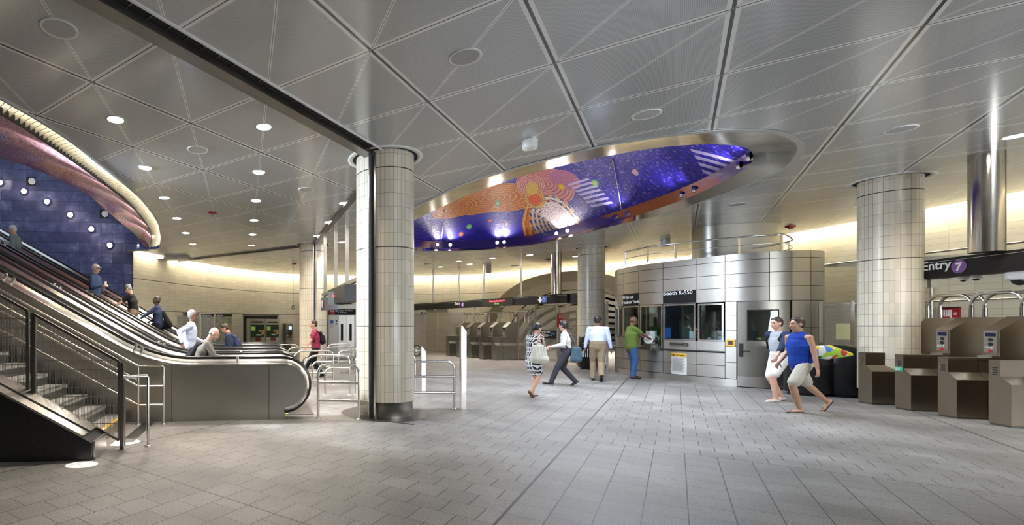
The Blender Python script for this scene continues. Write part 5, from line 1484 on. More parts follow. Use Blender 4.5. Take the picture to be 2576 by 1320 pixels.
# ventilation grille on the end wall
p = AT(1367, 688, 25.95); t = empty('wall_vent', tuple(p), 0, 'rectangular pale ventilation grille high on the end wall above the tunnel', 'vent')
D3 = Vector((dab.x, dab.y, 0)); N3 = Vector((NB.x, NB.y, 0))
mb = MB(); mb.bar(D3 * -.55 - N3 * .1, D3 * .55 - N3 * .1, .02, .36); mb.build('grille_plate', M['pale_metal'], t)
for k in range(9): mb = MB(); mb.bar(D3 * -.53 - N3 * .12 + up * (-.15 + k * .037), D3 * .53 - N3 * .12 + up * (-.15 + k * .037), .012, .012); mb.build('slat', M['steel_dark'], t)

# ---------------------------------------------------------------- litter bins
def bin_(loc, r, h, label, big=False):
    o = empty('litter_bin', tuple(loc), 0, label, 'bin')
    mb = MB(); mb.lathe((0, 0, 0), [(r * .8, 0), (r * .8, .05), (r, .07), (r, h * .62), (r * 1.03, h * .63), (r * 1.03, h * .67)], 32); mb.build('body', M['black'], o)
    mb = MB(); mb.lathe((0, 0, 0), [(r * .98, h * .67), (r * .98, h * .90), (r * .8, h * .98), (.001, h)], 32); ld = mb.build('lid', M['black'], o)
    return o
pb = G(1480, 924); b1 = bin_((10.45, 17.4, 0), .30, 1.24, 'black litter bin with white lettering in front of the tunnel column')
v = (Vector((0, 0, 0)) - Vector((10.45, 17.4, 0))).normalized(); e = Vector((-v.y, v.x, 0))
for s_, z, sz in (('Litter', 1.02, .10), ('stops here', .92, .085)):
    text(s_, sz, M['letter'], b1, frame(v * .312 + up * z - e * .0, e), 'lettering', .001, 'CENTER', .9)
mb = MB()
for k in range(7):
    hgt = (.20, .26, .14, .30, .14, .26, .2)[k]; mb.bar(v * .309 + e * (-.18 + k * .06) + up * .45, v * .309 + e * (-.18 + k * .06) + up * (.45 + hgt), .030, .008, v)
mb.build('skyline_graphic', M['letter'], b1)
b2 = bin_((11.62, 10.95, 0), .40, 1.12, 'large black litter bin behind the two walking men, left one')
b2b = bin_((12.12, 10.74, 0), .37, 1.15, 'large black litter bin behind the two walking men, right one, beside the column')
v = (Vector((0, 0, 0)) - Vector((11.62, 10.95, 0))).normalized(); e = Vector((-v.y, v.x, 0))
text('Litter stops', .06, M['letter'], b2, frame(v * .41 + up * .66 - e * .18, e), 'lettering', .001)

# ---------------------------------------------------------------- hanging clock sign left of the near column
hs = empty('hanging_sign', tuple(AT(850, 745, 13.2)), 0, 'hanging black sign with red date display on three steel posts left of the near column', 'sign')
org = AT(850, 745, 13.2)
def HP(x, y, Y): return AT(x, y, Y) - org
r0, r1 = HP(813, 742, 15.6), HP(905, 700, 11.6)
mb = MB(); mb.bar(r0, r1, .10, .10); mb.build('carrier_rail', M['steel'], hs)
for x, yt in ((818, 598), (845, 570), (873, 539)):
    k = (x - 813) / 92.0; Y = 1 / ((1 - k) / 15.6 + k / 11.6); c = CE(x, yt); p = AT(x, 742 - 42 * k, Y) - org
    top_ = Vector((p.x, p.y, CEIL - org.z))
    mb = MB(); mb.bar(p, top_, .10, .07, (0, 1, 0)); mb.build('steel_post', M['steel'], hs)
dd = (r1 - r0).normalized(); dd2 = Vector((dd.x, dd.y, 0)).normalized(); nn = dd2.cross(up)
if nn.y > 0: nn = -nn
a = HP(814, 765, 15.3); b = HP(842, 757, 14.2)
mb = MB(); mb.bar(a, Vector((b.x, b.y, a.z)), .18, .40); sb = mb.build('sign_box', plain('grey_enamel', (.10, .11, .13), .25), hs)
pc = a + nn * .095 + dd2 * .22; mb = MB(); disc(mb, pc, dd2, .13); mb.build('purple_disc', plain('pale_purple', (.45, .32, .55), .4), sb)
text('7', .2, M['letter'], sb, frame(pc - dd2 * .05 - up * .07 + nn * .004, dd2), 'lettering')
a = HP(844, 748, 13.9); b = HP(888, 742, 11.9)
mb = MB(); mb.bar(a, Vector((b.x, b.y, a.z)), .42, .42); cb_ = mb.build('clock_box', M['black'], hs)
# display face tilted toward the camera at the left end
fc = AT(858, 749, 13.05) - org; fx = Vector((.90, -.43, 0)).normalized(); fn = Vector((-.43, -.90, 0))
mb = MB(); mb.bar(fc - fx * .36, fc + fx * .30, .05, .36); fd = mb.build('display_case', plain('dark_display_plastic', (.03, .03, .028), .45), hs)
text('Wednesday, September 16', .085, M['led_red'], fd, frame(fc - fx * .24 + Vector((-.014, -.03, .03)), fx), 'lettering', .001, 'LEFT', .46, .001)
text('11:41 am', .08, M['led_green'], fd, frame(fc - fx * .08 + Vector((-.014, -.03, -.1)), fx), 'lettering', .001, 'LEFT', .5)
for k in (.06, .30, .58, .80):
    p = r0.lerp(r1, k); mb = MB(); mb.tube([p, p - up * .28], .03, 8); mb.build('hanger', M['black'], hs)
# lift with Exit sign
LY = 24.0
lf = empty('lift', tuple(AT(858, 818, LY) * 1.0 - up * EYE), 0, 'steel lift entrance with two narrow glazed doors under the Exit sign', 'lift')
lo = Vector(lf.location)
def LP(x, y, dy=0): p = AT(x, y, LY + dy) - lo; return p
def lbox(x0, y0, x1, y1, d0, d1): 
    a = LP(x0, y1); b = LP(x1, y0); return (min(a.x, b.x), -d1, min(a.z, b.z)), (max(a.x, b.x), -d0, max(a.z, b.z))
mb = MB(); mb.box((LP(826, 0).x, 0, 0), (LP(897, 0).x, 2.2, LP(0, 766).z)); mb.build('shaft_front', M['steel_panel'], lf)
zt = LP(0, 793).z
for x0, x1 in ((851.5, 870.5), (871, 890.5)):
    mb = MB(); mb.box((LP(x0, 0).x, -.05, 0), (LP(x1, 0).x, 0, zt)); dd_ = mb.build('door', M['steel'], lf)
    xm = (LP(x0, 0).x + LP(x1, 0).x) / 2 + (-.02 if x0 < 860 else .02)
    mb = MB(); mb.box((xm - .06, -.06, LP(0, 856).z), (xm + .06, -.05, LP(0, 814).z)); mb.build('door_glass', M['dark'], dd_)
mb = MB(); mb.box((LP(827.5, 0).x, -.04, 0), (LP(850.5, 0).x, 0, zt)); cp = mb.build('call_panel', M['steel_panel'], lf)
for x0, y0, x1, y1, mt in ((831, 805, 838.5, 813, 'blue_sign'), (844, 805, 848, 809.5, 'black'), (844, 812.5, 848, 816, 'black'), (832, 815, 838, 825, 'paper')):
    p_, q_ = lbox(x0, y0, x1, y1, .045, .05); mb = MB(); mb.box(p_, q_); mb.build('panel_notice' if mt in ('paper', 'blue_sign') else 'button_display', M[mt], cp)
mb = MB(); p_, q_ = lbox(827, 777.5, 894, 792, .02, .12); mb.box(p_, q_); es = mb.build('exit_sign', M['sign_black'], lf)
mb = MB(); p_, q_ = lbox(830, 778, 842, 791.5, .12, .125); mb.box(p_, q_); mb.build('red_block', M['red_sign'], es)
p_, q_ = lbox(830, 778, 842, 791.5, .12, .125)
X1 = Vector((1, 0, 0))
text('Exit', .135, M['letter'], es, frame((p_[0] + .01, -.128, q_[2] - .115), X1), 'lettering', .001)
wheelchair(es, Vector((LP(845.8, 0).x, -.126, LP(0, 781.3).z)), X1, .13)
text('Hudson Blvd East', .105, M['letter'], es, frame((LP(849.6, 0).x, -.126, LP(0, 782.6).z), X1), 'lettering', .001, 'LEFT', .98)
text('& M Buses', .105, M['letter'], es, frame((LP(849.6, 0).x, -.126, LP(0, 787.2).z), X1), 'lettering', .001, 'LEFT', .98)

# ---------------------------------------------------------------- left wall: maps, ticket machines, kiosk
def wall_hit(x, pts=WALL_B):
    t = (x - PX) / F; best = None
    for p, q in zip(pts, pts[1:]):
        fp = p.x - t * p.y; fq = q.x - t * q.y
        if fp * fq <= 0 and abs(fp - fq) > 1e-9:
            k = fp / (fp - fq); r = p.lerp(q, k); e = (q - p).normalized()
            if best is None or r.y < best[0].y: best = (r, e)
    r, e = best; n = Vector((-e.y, e.x))
    if n.dot(-r) < 0: n = -n
    return Vector((r.x, r.y, 0)), Vector((n.x, n.y, 0))
def wall_frame(x):                # basis: ex to the reader's right, n out of the wall
    p, n = wall_hit(x); ex = up.cross(n); 
    if ex.x < 0: ex = -ex
    return p, ex.normalized(), n
def poster(x0, x1, y0, y1, name, label, mat, head=None, headcol='sign_black', frame_mat=None):
    p0, e0, n0 = wall_frame(x0); p1, e1, n1 = wall_frame(x1); ex = (p1 - p0).normalized(); n = ex.cross(up)
    if n.dot(-p0) < 0: n = -n
    L = (p1 - p0).length; z1 = EYE + (HY - y0) * p0.y / F; z0 = EYE + (HY - y1) * p0.y / F
    o = empty(name, tuple(p0), 0, label, 'map' if 'map' in name else 'poster')
    mb = MB(); mb.bar(ex * 0 + n * .04 + up * (z0 + z1) / 2, ex * L + n * .04 + up * (z0 + z1) / 2, .03, z1 - z0); bd = mb.build('board', frame_mat or M['pale_metal'], o)
    mb = MB(); h = .12 if head else 0; quad(mb, n * .057, ex, .03, z0 + .03, L - .03, z1 - .03 - h, .0); mb.v = mb.v
    sh = mb.build('sheet', mat, o, uvf=lambda v: (v.dot(ex), v.z))
    if head:
        mb = MB(); quad(mb, n * .058, ex, .02, z1 - .15, L - .02, z1 - .02, .0); hd = mb.build('header', M[headcol], o)
        text(head, .10, M['letter'], hd, frame(n * .061 + ex * .05 + up * (z1 - .12), ex), 'lettering', .001, 'LEFT', .9)
    return o
def m_map(name, land, water, seed, sc=3.0, thr=.5):
    m, nt, b = newmat(name); vec, x, y, z = coords(nt, 'UV'); n = noise(nt, vec, sc, 5, .6); n2 = noise(nt, vec, sc * 4, 3)
    n.so.node.inputs['W'] if False else None
    c = mix(nt, (n + seed).gt(thr), water, land); ln = (n2.edge(.11)).lt(.006)
    c = mix(nt, ln * .8, c, (.35, .12, .06)); g_ = (n2 - .5).abs().lt(.012); c = mix(nt, g_, c, (.08, .30, .10))
    nt.links.new(c, b.inputs['Base Color']); b.inputs['Roughness'].default_value = .35; return m
def m_print(name, col=(.55, .54, .52)):
    m, nt, b = newmat(name); vec, x, y, z = coords(nt, 'UV'); n = noise(nt, vec, 22, 3, .6, (1, 1, 1))
    ln = y.edge(.045).lt(.012) * n.gt(.46); c = mix(nt, ln, col, (.12, .12, .13)); nt.links.new(c, b.inputs['Base Color']); b.inputs['Roughness'].default_value = .5; return m
poster(541, 582, 788, 862, 'subway_map', 'large subway map poster with blue water on the left tiled wall', m_map('subway_map_print', (.46, .42, .26), (.20, .26, .38), .02), 'Subway Map')
poster(503, 537, 788, 856, 'neighborhood_map', 'pale grey Neighborhood Map poster in a white frame beside the subway map', m_print('neighborhood_print'), 'Neighborhood Map', 'sign_black', M['white'])
poster(458, 497, 785, 858, 'notice_board', 'notice board with a blue and black header left of the neighborhood map', m_print('notice_print_paper', (.50, .50, .42)), 'Planned Service', 'sign_black')
poster(444, 457, 793, 835, 'notice_sheet', 'narrow white notice sheet at the left end of the posters', m_print('thin_notice_print'))
def machine(x0, x1, y0, Y, name, label, cat):
    p0, e0, n0 = wall_frame(x0); p1, e1, n1 = wall_frame(x1)
    return p0, p1
# recess
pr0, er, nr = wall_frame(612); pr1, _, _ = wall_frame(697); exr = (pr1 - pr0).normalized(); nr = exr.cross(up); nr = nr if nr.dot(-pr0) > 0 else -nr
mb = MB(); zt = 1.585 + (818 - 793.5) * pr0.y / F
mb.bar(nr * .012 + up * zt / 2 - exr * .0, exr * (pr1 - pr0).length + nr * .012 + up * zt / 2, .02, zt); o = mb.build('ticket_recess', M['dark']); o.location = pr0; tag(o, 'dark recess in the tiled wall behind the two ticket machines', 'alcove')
mb = MB(); mb.bar(nr * .05 + up * (zt + .05) - exr * .05, exr * ((pr1 - pr0).length + .05) + nr * .05 + up * (zt + .05), .10, .07); o = mb.build('trim_4', M['steel_dark']); o.location = pr0; o['kind'] = 'structure'
def ticket_machine(x0, x1, label):
    a, _, _ = wall_frame(x0); b, _, _ = wall_frame(x1); ex = exr; n = nr; w = (b - a).length
    o = empty('ticket_machine', tuple(a + n * .45), atan2(ex.y, ex.x), label, 'machine', 'ticket vending machines')
    # local x = ex, y = -n
    mb = MB(); mb.box((0, 0, 0), (w, .38, 1.95)); mb.build('cabinet', M['steel'], o)
    mb = MB(); mb.box((w * .12, -.012, 1.72), (w * .85, 0, 1.80)); mb.build('header_slot', M['black'], o)
    mb = MB(); mb.box((w * .06, -.012, .92), (w * .94, 0, 1.62)); fp = mb.build('front_panel', plain('dark_green_panel', (.035, .07, .035), .12), o)
    mb = MB(); mb.box((w * .08, -.02, 1.30), (w * .34, -.012, 1.52)); mb.build('touch_screen', M['screen_green'], fp)
    mb = MB(); mb.box((w * .74, -.03, 1.08), (w * .9, -.012, 1.34)); mb.build('card_reader', M['yellow'], fp)
    mb = MB(); mb.box((w * .55, -.02, 1.22), (w * .68, -.012, 1.34)); mb.build('bill_slot', M['pale_metal'], fp)
    mb = MB(); mb.box((w * .40, -.04, 1.02), (w * .72, -.012, 1.10)); mb.build('coin_tray', M['white'], fp)
    mb = MB(); mb.box((w * .36, -.03, .72), (w * .70, 0, .92)); mb.build('red_return_tray', plain('dark_red_tray', (.22, .03, .02), .4), o)
    return o
ticket_machine(615.5, 652.5, 'left one of two steel ticket vending machines in the wall recess'); ticket_machine(655, 691, 'right one of two steel ticket vending machines in the wall recess')
a, ex, n = wall_frame(722); ki = empty('card_kiosk', tuple(a + n * .30), atan2(exr.y, exr.x), 'small wall mounted card kiosk with lit screen right of the ticket machines', 'machine')
mb2 = MB(); mb2.box((-.27, 0, .64), (.27, .28, 1.70)); mb2.build('cabinet', M['steel_panel'], ki)
mb = MB(); mb.box((-.03, -.02, 1.35), (.17, 0, 1.52)); mb.build('lit_screen', M['screen'], ki)
mb = MB(); mb.box((-.21, -.012, .86), (.23, 0, 1.30)); kf = mb.build('front_panel', M['black'], ki)
for x_, z_, mt in ((-.15, 1.2, 'blue_sign'), (.0, 1.16, 'red_sign'), (.14, .98, 'yellow'), (-.14, 1.0, 'paper')):
    mb = MB(); mb.box((x_ - .05, -.02, z_ - .06), (x_ + .05, -.012, z_ + .05)); mb.build('instruction_label', M[mt], kf)
mb = MB(); mb.box((-.30, -.15, .52), (.30, .28, .60)); mb.build('shelf', M['steel'], ki)
mb = MB(); mb.box((-.2, .05, 0), (.2, .28, .52)); mb.build('pedestal', M['steel_dark'], ki)
p = CE(737, 690) ; tt = empty('pendant_camera', (AT(737, 770, 25.0).x, 25.0, AT(737, 773, 25.0).z), 0, 'security camera on a long thin pole hanging before the left wall', 'camera')
mb = MB(); mb.tube([(0, 0, 0), (0, 0, CEIL - tt.location.z)], .018, 8); mb.build('drop_pole', M['steel_dark'], tt)
mb = MB(); mb.lathe((0, 0, 0), [(.03, .15), (.08, .05), (.09, -.03), (.06, -.10), (.001, -.12)], 18); mb.build('camera_head', M['steel'], tt)
# wheel of a wheelchair parked right of the near column
wc = AT(1047, 873, 24.5); wh = empty('wheelchair_wheel', (wc.x, wc.y, .30), 0, 'black wheel with spokes standing on the floor right of the near column', 'wheel')
mb = MB(); mb.tube([(.27 * cos(a), 0, .27 * sin(a)) for a in [2 * pi * k / 32 for k in range(33)]], .035, 8, False); mb.build('tyre', M['black'], wh)
mb = MB()
for k in range(5): a = 2 * pi * k / 5; mb.bar((0, 0, 0), (.26 * cos(a), 0, .26 * sin(a)), .03, .03, (0, 1, 0))
mb.tube([(0, -.04, 0), (0, .04, 0)], .06, 14); mb.build('spokes', M['pale_metal'], wh)
# ---------------------------------------------------------------- people
def cloth(name, col, col2=None, rough=.8, kind='plain'):
    m, nt, b = newmat(name); vec, x, y, z = coords(nt)
    n = noise(nt, vec, 5, 4, .6); n2 = noise(nt, vec, 60, 2)
    c = ramp(nt, n * .7 + n2 * .3, [(.25, tuple(k * .78 for k in col)), (.7, tuple(min(1, k * 1.12) for k in col))])
    if kind == 'dashes':            # upright white bars with a staggered dark ground
        a = (x * .8 + y * .8) ; row = (z / .10).floor(); s_ = a + row.mod(2.0) * .022
        m_ = s_.edge(.044).lt(.009).mx(z.edge(.10).lt(.010)); c = mix(nt, m_, col, col2)
    if kind == 'panel':             # pale body, dark sleeves
        m_ = y.abs().gt(.155); c = mix(nt, m_, c, col2)
    nt.links.new(c, b.inputs['Base Color']); b.inputs['Roughness'].default_value = rough; b.inputs['Specular IOR Level'].default_value = .2
    bump(nt, b, n, .5, .03); return m
SKIN = {k: plain('skin_' + k, c, .5, var=.08, vs=9) for k, c in (('light', (.55, .32, .23)), ('pale', (.60, .36, .28)), ('tan', (.42, .24, .15)), ('brown', (.16, .075, .045)), ('dark', (.09, .042, .028)))}
HAIR = {k: plain('hair_' + k, c, .5, var=.3, vs=60) for k, c in (('black', (.012, .010, .009)), ('brown', (.035, .020, .012)), ('grey', (.22, .22, .22)), ('white', (.5, .5, .5)))}
EYEM = plain('eye_dark', (.02, .015, .012), .2)
def ik(a, c, l1, l2, pole):        # elbow / knee position
    a, c = Vector(a), Vector(c); d = c - a; L = min(d.length, (l1 + l2) * .999); dn = d.normalized()
    if d.length > L: c = a + dn * L
    k = (l1 * l1 - l2 * l2 + L * L) / (2 * L); h = sqrt(max(0, l1 * l1 - k * k)); p = Vector(pole); p = (p - dn * p.dot(dn)).normalized()
    return a + dn * k + p * h, c
def hand(mb, w, fdir, palm_n, k=1.0, curl=.5, mirror=1):
    """palm with five separate bent fingers; w wrist, fdir forward, palm_n palm normal"""
    f = Vector(fdir).normalized(); n = Vector(palm_n); n = (n - f * n.dot(f)).normalized(); s = f.cross(n) * mirror
    pc = w + f * .05 * k
    mb.cap(w, .024 * k, w + f * .082 * k, .030 * k, s, 1.25, .50, 12)
    mb.cap(w + f * .02 * k, .022 * k, w + f * .08 * k, .026 * k, s, 1.35, .5, 12)
    for i, (off, L) in enumerate(((.032, .070), (.011, .078), (-.010, .073), (-.030, .058))):
        b = w + f * .090 * k + s * off * k; a1 = curl * .6; d1 = f * cos(a1) + n * sin(a1); p1 = b + d1 * L * .45 * k
        a2 = curl * 1.4; d2 = f * cos(a2) + n * sin(a2); p2 = p1 + d2 * L * .32 * k; a3 = curl * 2.1; d3 = f * cos(a3) + n * sin(a3); p3 = p2 + d3 * L * .25 * k
        mb.cap(b, .0092 * k, p1, .0088 * k, n=8); mb.cap(p1, .0088 * k, p2, .0082 * k, n=8); mb.cap(p2, .0082 * k, p3, .0072 * k, n=8)
    t0 = w + f * .030 * k + s * .030 * k; d = (f * .6 + s * .75 + n * .25).normalized(); t1 = t0 + d * .038 * k; t2 = t1 + (f * .85 + s * .3 + n * .4).normalized() * .034 * k
    mb.cap(t0, .013 * k, t1, .0115 * k, n=8); mb.cap(t1, .0115 * k, t2, .009 * k, n=8)
def person(loc, rz, h, label, pose, look, vox=.011, group=None):
    """pose: metres in the body frame, x forward, y left, z up, for a 1.75 m body; look: clothes and hair"""
    k = h / 1.75; P = lambda p: Vector(p) * k
    o = empty('person', tuple(loc), rz, label, 'person', group)
    lean = radians(pose.get('lean', 3)); hip = P(pose.get('hip', (0, 0, .93)))
    female = look.get('female', False); fat = look.get('fat', 1.0)
    sd = Matrix.Rotation(radians(pose.get('twist', 0)), 3, 'Z')
    tl = .47 * k; tdir = Vector((sin(lean), 0, cos(lean)))
    chest = hip + tdir * .30 * k; neck = hip + tdir * (.50 * k) + Vector((sin(lean) * .02, 0, 0))
    shw = (.155 if female else .185) * k * (1 + (fat - 1) * .4)
    yv = sd @ Vector((0, 1, 0)); shL = neck + yv * shw - up * .055 * k; shR = neck - yv * shw - up * .055 * k
    hipL = hip + Vector((0, .09 * k, -.02)); hipR = hip - Vector((0, .09 * k, .02))
    thl, shl = .44 * k, .43 * k
    feet = {}
    for sgn, key in ((1, 'fl'), (-1, 'fr')):
        f = pose.get(key, (0, .10 * sgn, .08)); hp = hipL if sgn > 0 else hipR
        ank = P(f[:3]); knee, ank = ik(hp, ank, thl, shl, (1, 0, .05)); feet[sgn] = (hp, knee, ank, radians(f[3] if len(f) > 3 else 0))
    arms = {}
    for sgn, key in ((1, 'hl'), (-1, 'hr')):
        f = pose.get(key, (.05, .26 * sgn, .80)); sh = shL if sgn > 0 else shR
        w = P(f[:3]); elb, w = ik(sh, w, .28 * k, .25 * k, (-.8, .35 * sgn, -.3)); arms[sgn] = (sh, elb, w)
    # head
    nod = radians(pose.get('nod', 5)); yaw = radians(pose.get('yaw', 0))
    R = Matrix.Rotation(yaw, 3, 'Z') @ Matrix.Rotation(nod, 3, 'Y')
    hb = neck + Vector((sin(lean + nod * .5) * .07, 0, .065)) * k
    hc = hb + (R @ Vector((.022, 0, .105))) * k
    H = lambda x, y, z: hc + (R @ Vector((x, y, z))) * k
    body = MB()
    body.cap(neck - tdir * .03 * k, .062 * k, hb + up * .03 * k, .054 * k)
    body.cap(hip + up * .03 * k, .135 * k * fat, chest, .145 * k * (1 + (fat - 1) * .7), yv, 1.08, .72, 16)
    body.cap(chest, .145 * k, neck - tdir * .09 * k, .115 * k, yv, 1.25, .72, 16)
    for s_ in (1, -1):
        sh, el, w = arms[s_]; body.cap(neck - tdir * .06 * k, .06 * k, sh, .052 * k)
        body.cap(sh, .050 * k, el, .040 * k); body.cap(el, .040 * k, w, .027 * k)
        hp, kn, an, ft = feet[s_]; body.cap(hp, .088 * k, kn, .058 * k); body.cap(kn, .056 * k, kn.lerp(an, .35), .056 * k); body.cap(kn.lerp(an, .3), .055 * k, an, .036 * k)
        fd = Vector((cos(ft), 0, -sin(ft))); uf = Vector((sin(ft), 0, cos(ft))); heel = an - uf * .045 * k - fd * .035 * k; body.cap(heel, .030 * k, an + fd * .10 * k - uf * .052 * k, .026 * k, (0, 1, 0), 1.3, .9); body.cap(an + fd * .10 * k - uf * .052 * k, .026 * k, an + fd * .165 * k - uf * .056 * k, .020 * k, (0, 1, 0), 1.6, .8)
        fdir = (w - el).normalized(); g_ = pose.get('grip', .55); hand(body, w + fdir * .01, fdir, (.3, -s_, -.2) if not pose.get('palms') else pose['palms'], k, g_, s_)
    # skull, jaw, face
    body.sphere(hc + (R @ Vector((-.012, 0, .028))) * k, 1, (.098 * k, .077 * k, .098 * k), R=R)
    body.sphere(hc + (R @ Vector((.020, 0, -.030))) * k, 1, (.074 * k, .062 * k, .092 * k), R=R)
    body.cap(H(.045, 0, -.082), .030 * k, H(.058, 0, -.094), .022 * k, R @ Vector((0, 1, 0)), 1.2, .9)
    body.cap(H(.078, 0, .022), .013 * k, H(.108, 0, -.022), .016 * k); body.sphere(H(.084, 0, .040), .020 * k, (1, 2.0, .7), R=R)
    body.cap(H(.082, -.014, -.056), .010 * k, H(.082, .014, -.056), .010 * k)
    for s_ in (1, -1): body.sphere(H(-.004, s_ * .079, -.002), 1, (.020 * k, .010 * k, .034 * k), R=R); body.sphere(H(.066, s_ * .036, -.014), .020 * k, R=R)
    bo = body.build('body', SKIN[look['skin']], o); remesh(bo, vox, 3)
    for s_ in (1, -1):
        mb = MB(); mb.sphere(H(.078, s_ * .031, .016), .009 * k); mb.build('eye', EYEM, o)
    if look.get('hair'):
        hm = MB(); st_ = look.get('style', 'short')
        if st_ == 'bald': 
            for s_ in (1, -1): hm.sphere(H(-.045, s_ * .056, -.018), 1, (.042 * k, .022 * k, .030 * k), R=R)
            hm.sphere(H(-.075, 0, -.02), 1, (.034 * k, .06 * k, .036 * k), R=R)
        else:
            hm.sphere(H(-.026, 0, .044), 1, (.102 * k, .086 * k, .096 * k), R=R); hm.sphere(H(-.050, 0, .0), 1, (.068 * k, .080 * k, .078 * k), R=R)
            if st_ != 'cap': hm.cap(H(.035, -.035, .098), .022 * k, H(.035, .035, .098), .022 * k)
            if st_ == 'pony': hm.cap(H(-.11, 0, .03), .034 * k, H(-.14, 0, -.06), .036 * k); hm.cap(H(-.14, 0, -.06), .036 * k, H(-.12, 0, -.20), .018 * k)
            if st_ == 'bob': hm.sphere(H(-.03, 0, -.02), 1, (.082 * k, .094 * k, .09 * k), R=R)
        ho = hm.build('hair', HAIR[look['hair']], o); remesh(ho, vox * .9, 2)
    if look.get('glasses'):
        mb = MB()
        for s_ in (1, -1): mb.tube([H(.094 , s_ * .032 + .022 * cos(a) , .014 + .018 * sin(a)) for a in [2 * pi * i / 12 for i in range(13)]], .0028, 5); mb.tube([H(.094, s_ * .054, .018), H(.0, s_ * .082, .016)], .003, 5)
        mb.tube([H(.095, -.010, .016), H(.095, .010, .016)], .003, 5); mb.build('glasses', M['black'], o)
    if look.get('cap'):
        mb = MB(); mb.sphere(H(-.016, 0, .060), 1, (.106 * k, .088 * k, .070 * k), R=R)
        mb.cap(H(.070, 0, .052), .045 * k, H(.120, 0, .040), .040 * k, R @ Vector((0, 1, 0)), 1.35, .22); co = mb.build('cap', look['cap'], o); remesh(co, vox * .9, 2)
    # top
    T_ = look.get('top')
    if T_:
        mt, slv = T_[:2]; hem = T_[2] if len(T_) > 2 else .0; tk = (.040 if hem > 0 else .020) * k
        mb = MB(); bot = hip - up * (hem * k) + up * (.02 if hem > 0 or look.get('dress') else .13) * k
        mb.cap(bot, .140 * k * fat + tk, hip + tdir * .16 * k, .142 * k * fat + tk * .8, yv, 1.06, .76, 18)
        mb.cap(hip + tdir * .16 * k, .142 * k * fat + tk, chest, .150 * k * (1 + (fat - 1) * .7) + tk, yv, 1.08, .76, 18)
        mb.cap(chest, .150 * k + tk, neck - tdir * .095 * k, .118 * k + tk * .8, yv, 1.24, .74, 18)
        mb.cap(neck - tdir * .05 * k, .068 * k, neck - tdir * .015 * k, .066 * k)
        for s_ in (1, -1):
            sh, el, w = arms[s_]; sm_ = look.get('sleeve')
            if sm_:
                m3_ = MB(); m3_.cap(sh.lerp(neck, .25) - up * .02 * k, .074 * k, sh, .072 * k); m3_.cap(sh, .072 * k, el, .060 * k); m3_.cap(el, .058 * k, el.lerp(w, .45), .052 * k); so_ = m3_.build('sleeve', sm_, o, 'dark navy sleeve'); remesh(so_, vox, 3)
            if slv == 'none': mb.cap(neck - tdir * .06 * k, .062 * k, (neck - tdir * .06 * k).lerp(sh, .55), .058 * k)
            else: mb.cap(neck - tdir * .055 * k, .066 * k, sh, .066 * k)
            if slv == 'long': mb.cap(sh, .068 * k, el, .056 * k); mb.cap(el, .056 * k, el.lerp(w, .92), .040 * k)
            elif slv == 'short': mb.cap(sh, .068 * k, sh.lerp(el, .62), .064 * k)
            elif slv == 'mid': mb.cap(sh, .068 * k, el, .058 * k); mb.cap(el, .056 * k, el.lerp(w, .45), .050 * k)
        if look.get('hood'): mb.cap(neck + Vector((-.06 * k, -.07 * k, -.02 * k)), .045 * k, neck + Vector((-.06 * k, .07 * k, -.02 * k)), .045 * k); mb.cap(neck + Vector((-.09 * k, 0, -.06 * k)), .06 * k, neck + Vector((-.10 * k, 0, -.10 * k)), .045 * k)
        if look.get('dress'):
            mb.cap(hip, .150 * k * fat + tk, hip - up * .20 * k + Vector((.01, 0, 0)), .165 * k * fat + tk, yv, 1.10, .80, 18)
            kb = (feet[1][1] + feet[-1][1]) / 2; mb.cap(hip - up * .16 * k, .160 * k * fat + tk, hip.lerp(kb, .80), .125 * k * fat + tk, yv, 1.10, .86, 18)
        t_ = mb.build('dress' if look.get('dress') else look.get('topname', 'shirt'), mt, o); remesh(t_, vox, 3)
    Bt = look.get('pants')
    if Bt:
        mt, ln = Bt; mb = MB(); w_ = look.get('baggy', 1.0)
        mb.cap(hip + up * .05 * k, .140 * k * fat + .026 * k, hip - up * .02 * k, .140 * k * fat + .014 * k, yv, 1.06, .80, 18)
        for s_ in (1, -1):
            hp, kn, an, ft = feet[s_]
            if ln == 'long': mb.cap(hp, .104 * k * w_, kn, .076 * k * w_); mb.cap(kn, .076 * k * w_, an - (an - kn).normalized() * .0 + up * .0, .062 * k * w_)
            else: mb.cap(hp, .106 * k * w_, hp.lerp(kn, .86), .094 * k * w_)
        t_ = mb.build('trousers' if ln == 'long' else 'shorts', mt, o); remesh(t_, vox, 3)
        mb = MB(); mb.cap(hip + up * .085 * k, .134 * k * fat + .014 * k, hip + up * .098 * k, .134 * k * fat + .014 * k, yv, 1.06, .80, 18)
        if look.get('belt'): mb.build('belt', M['black'], o)
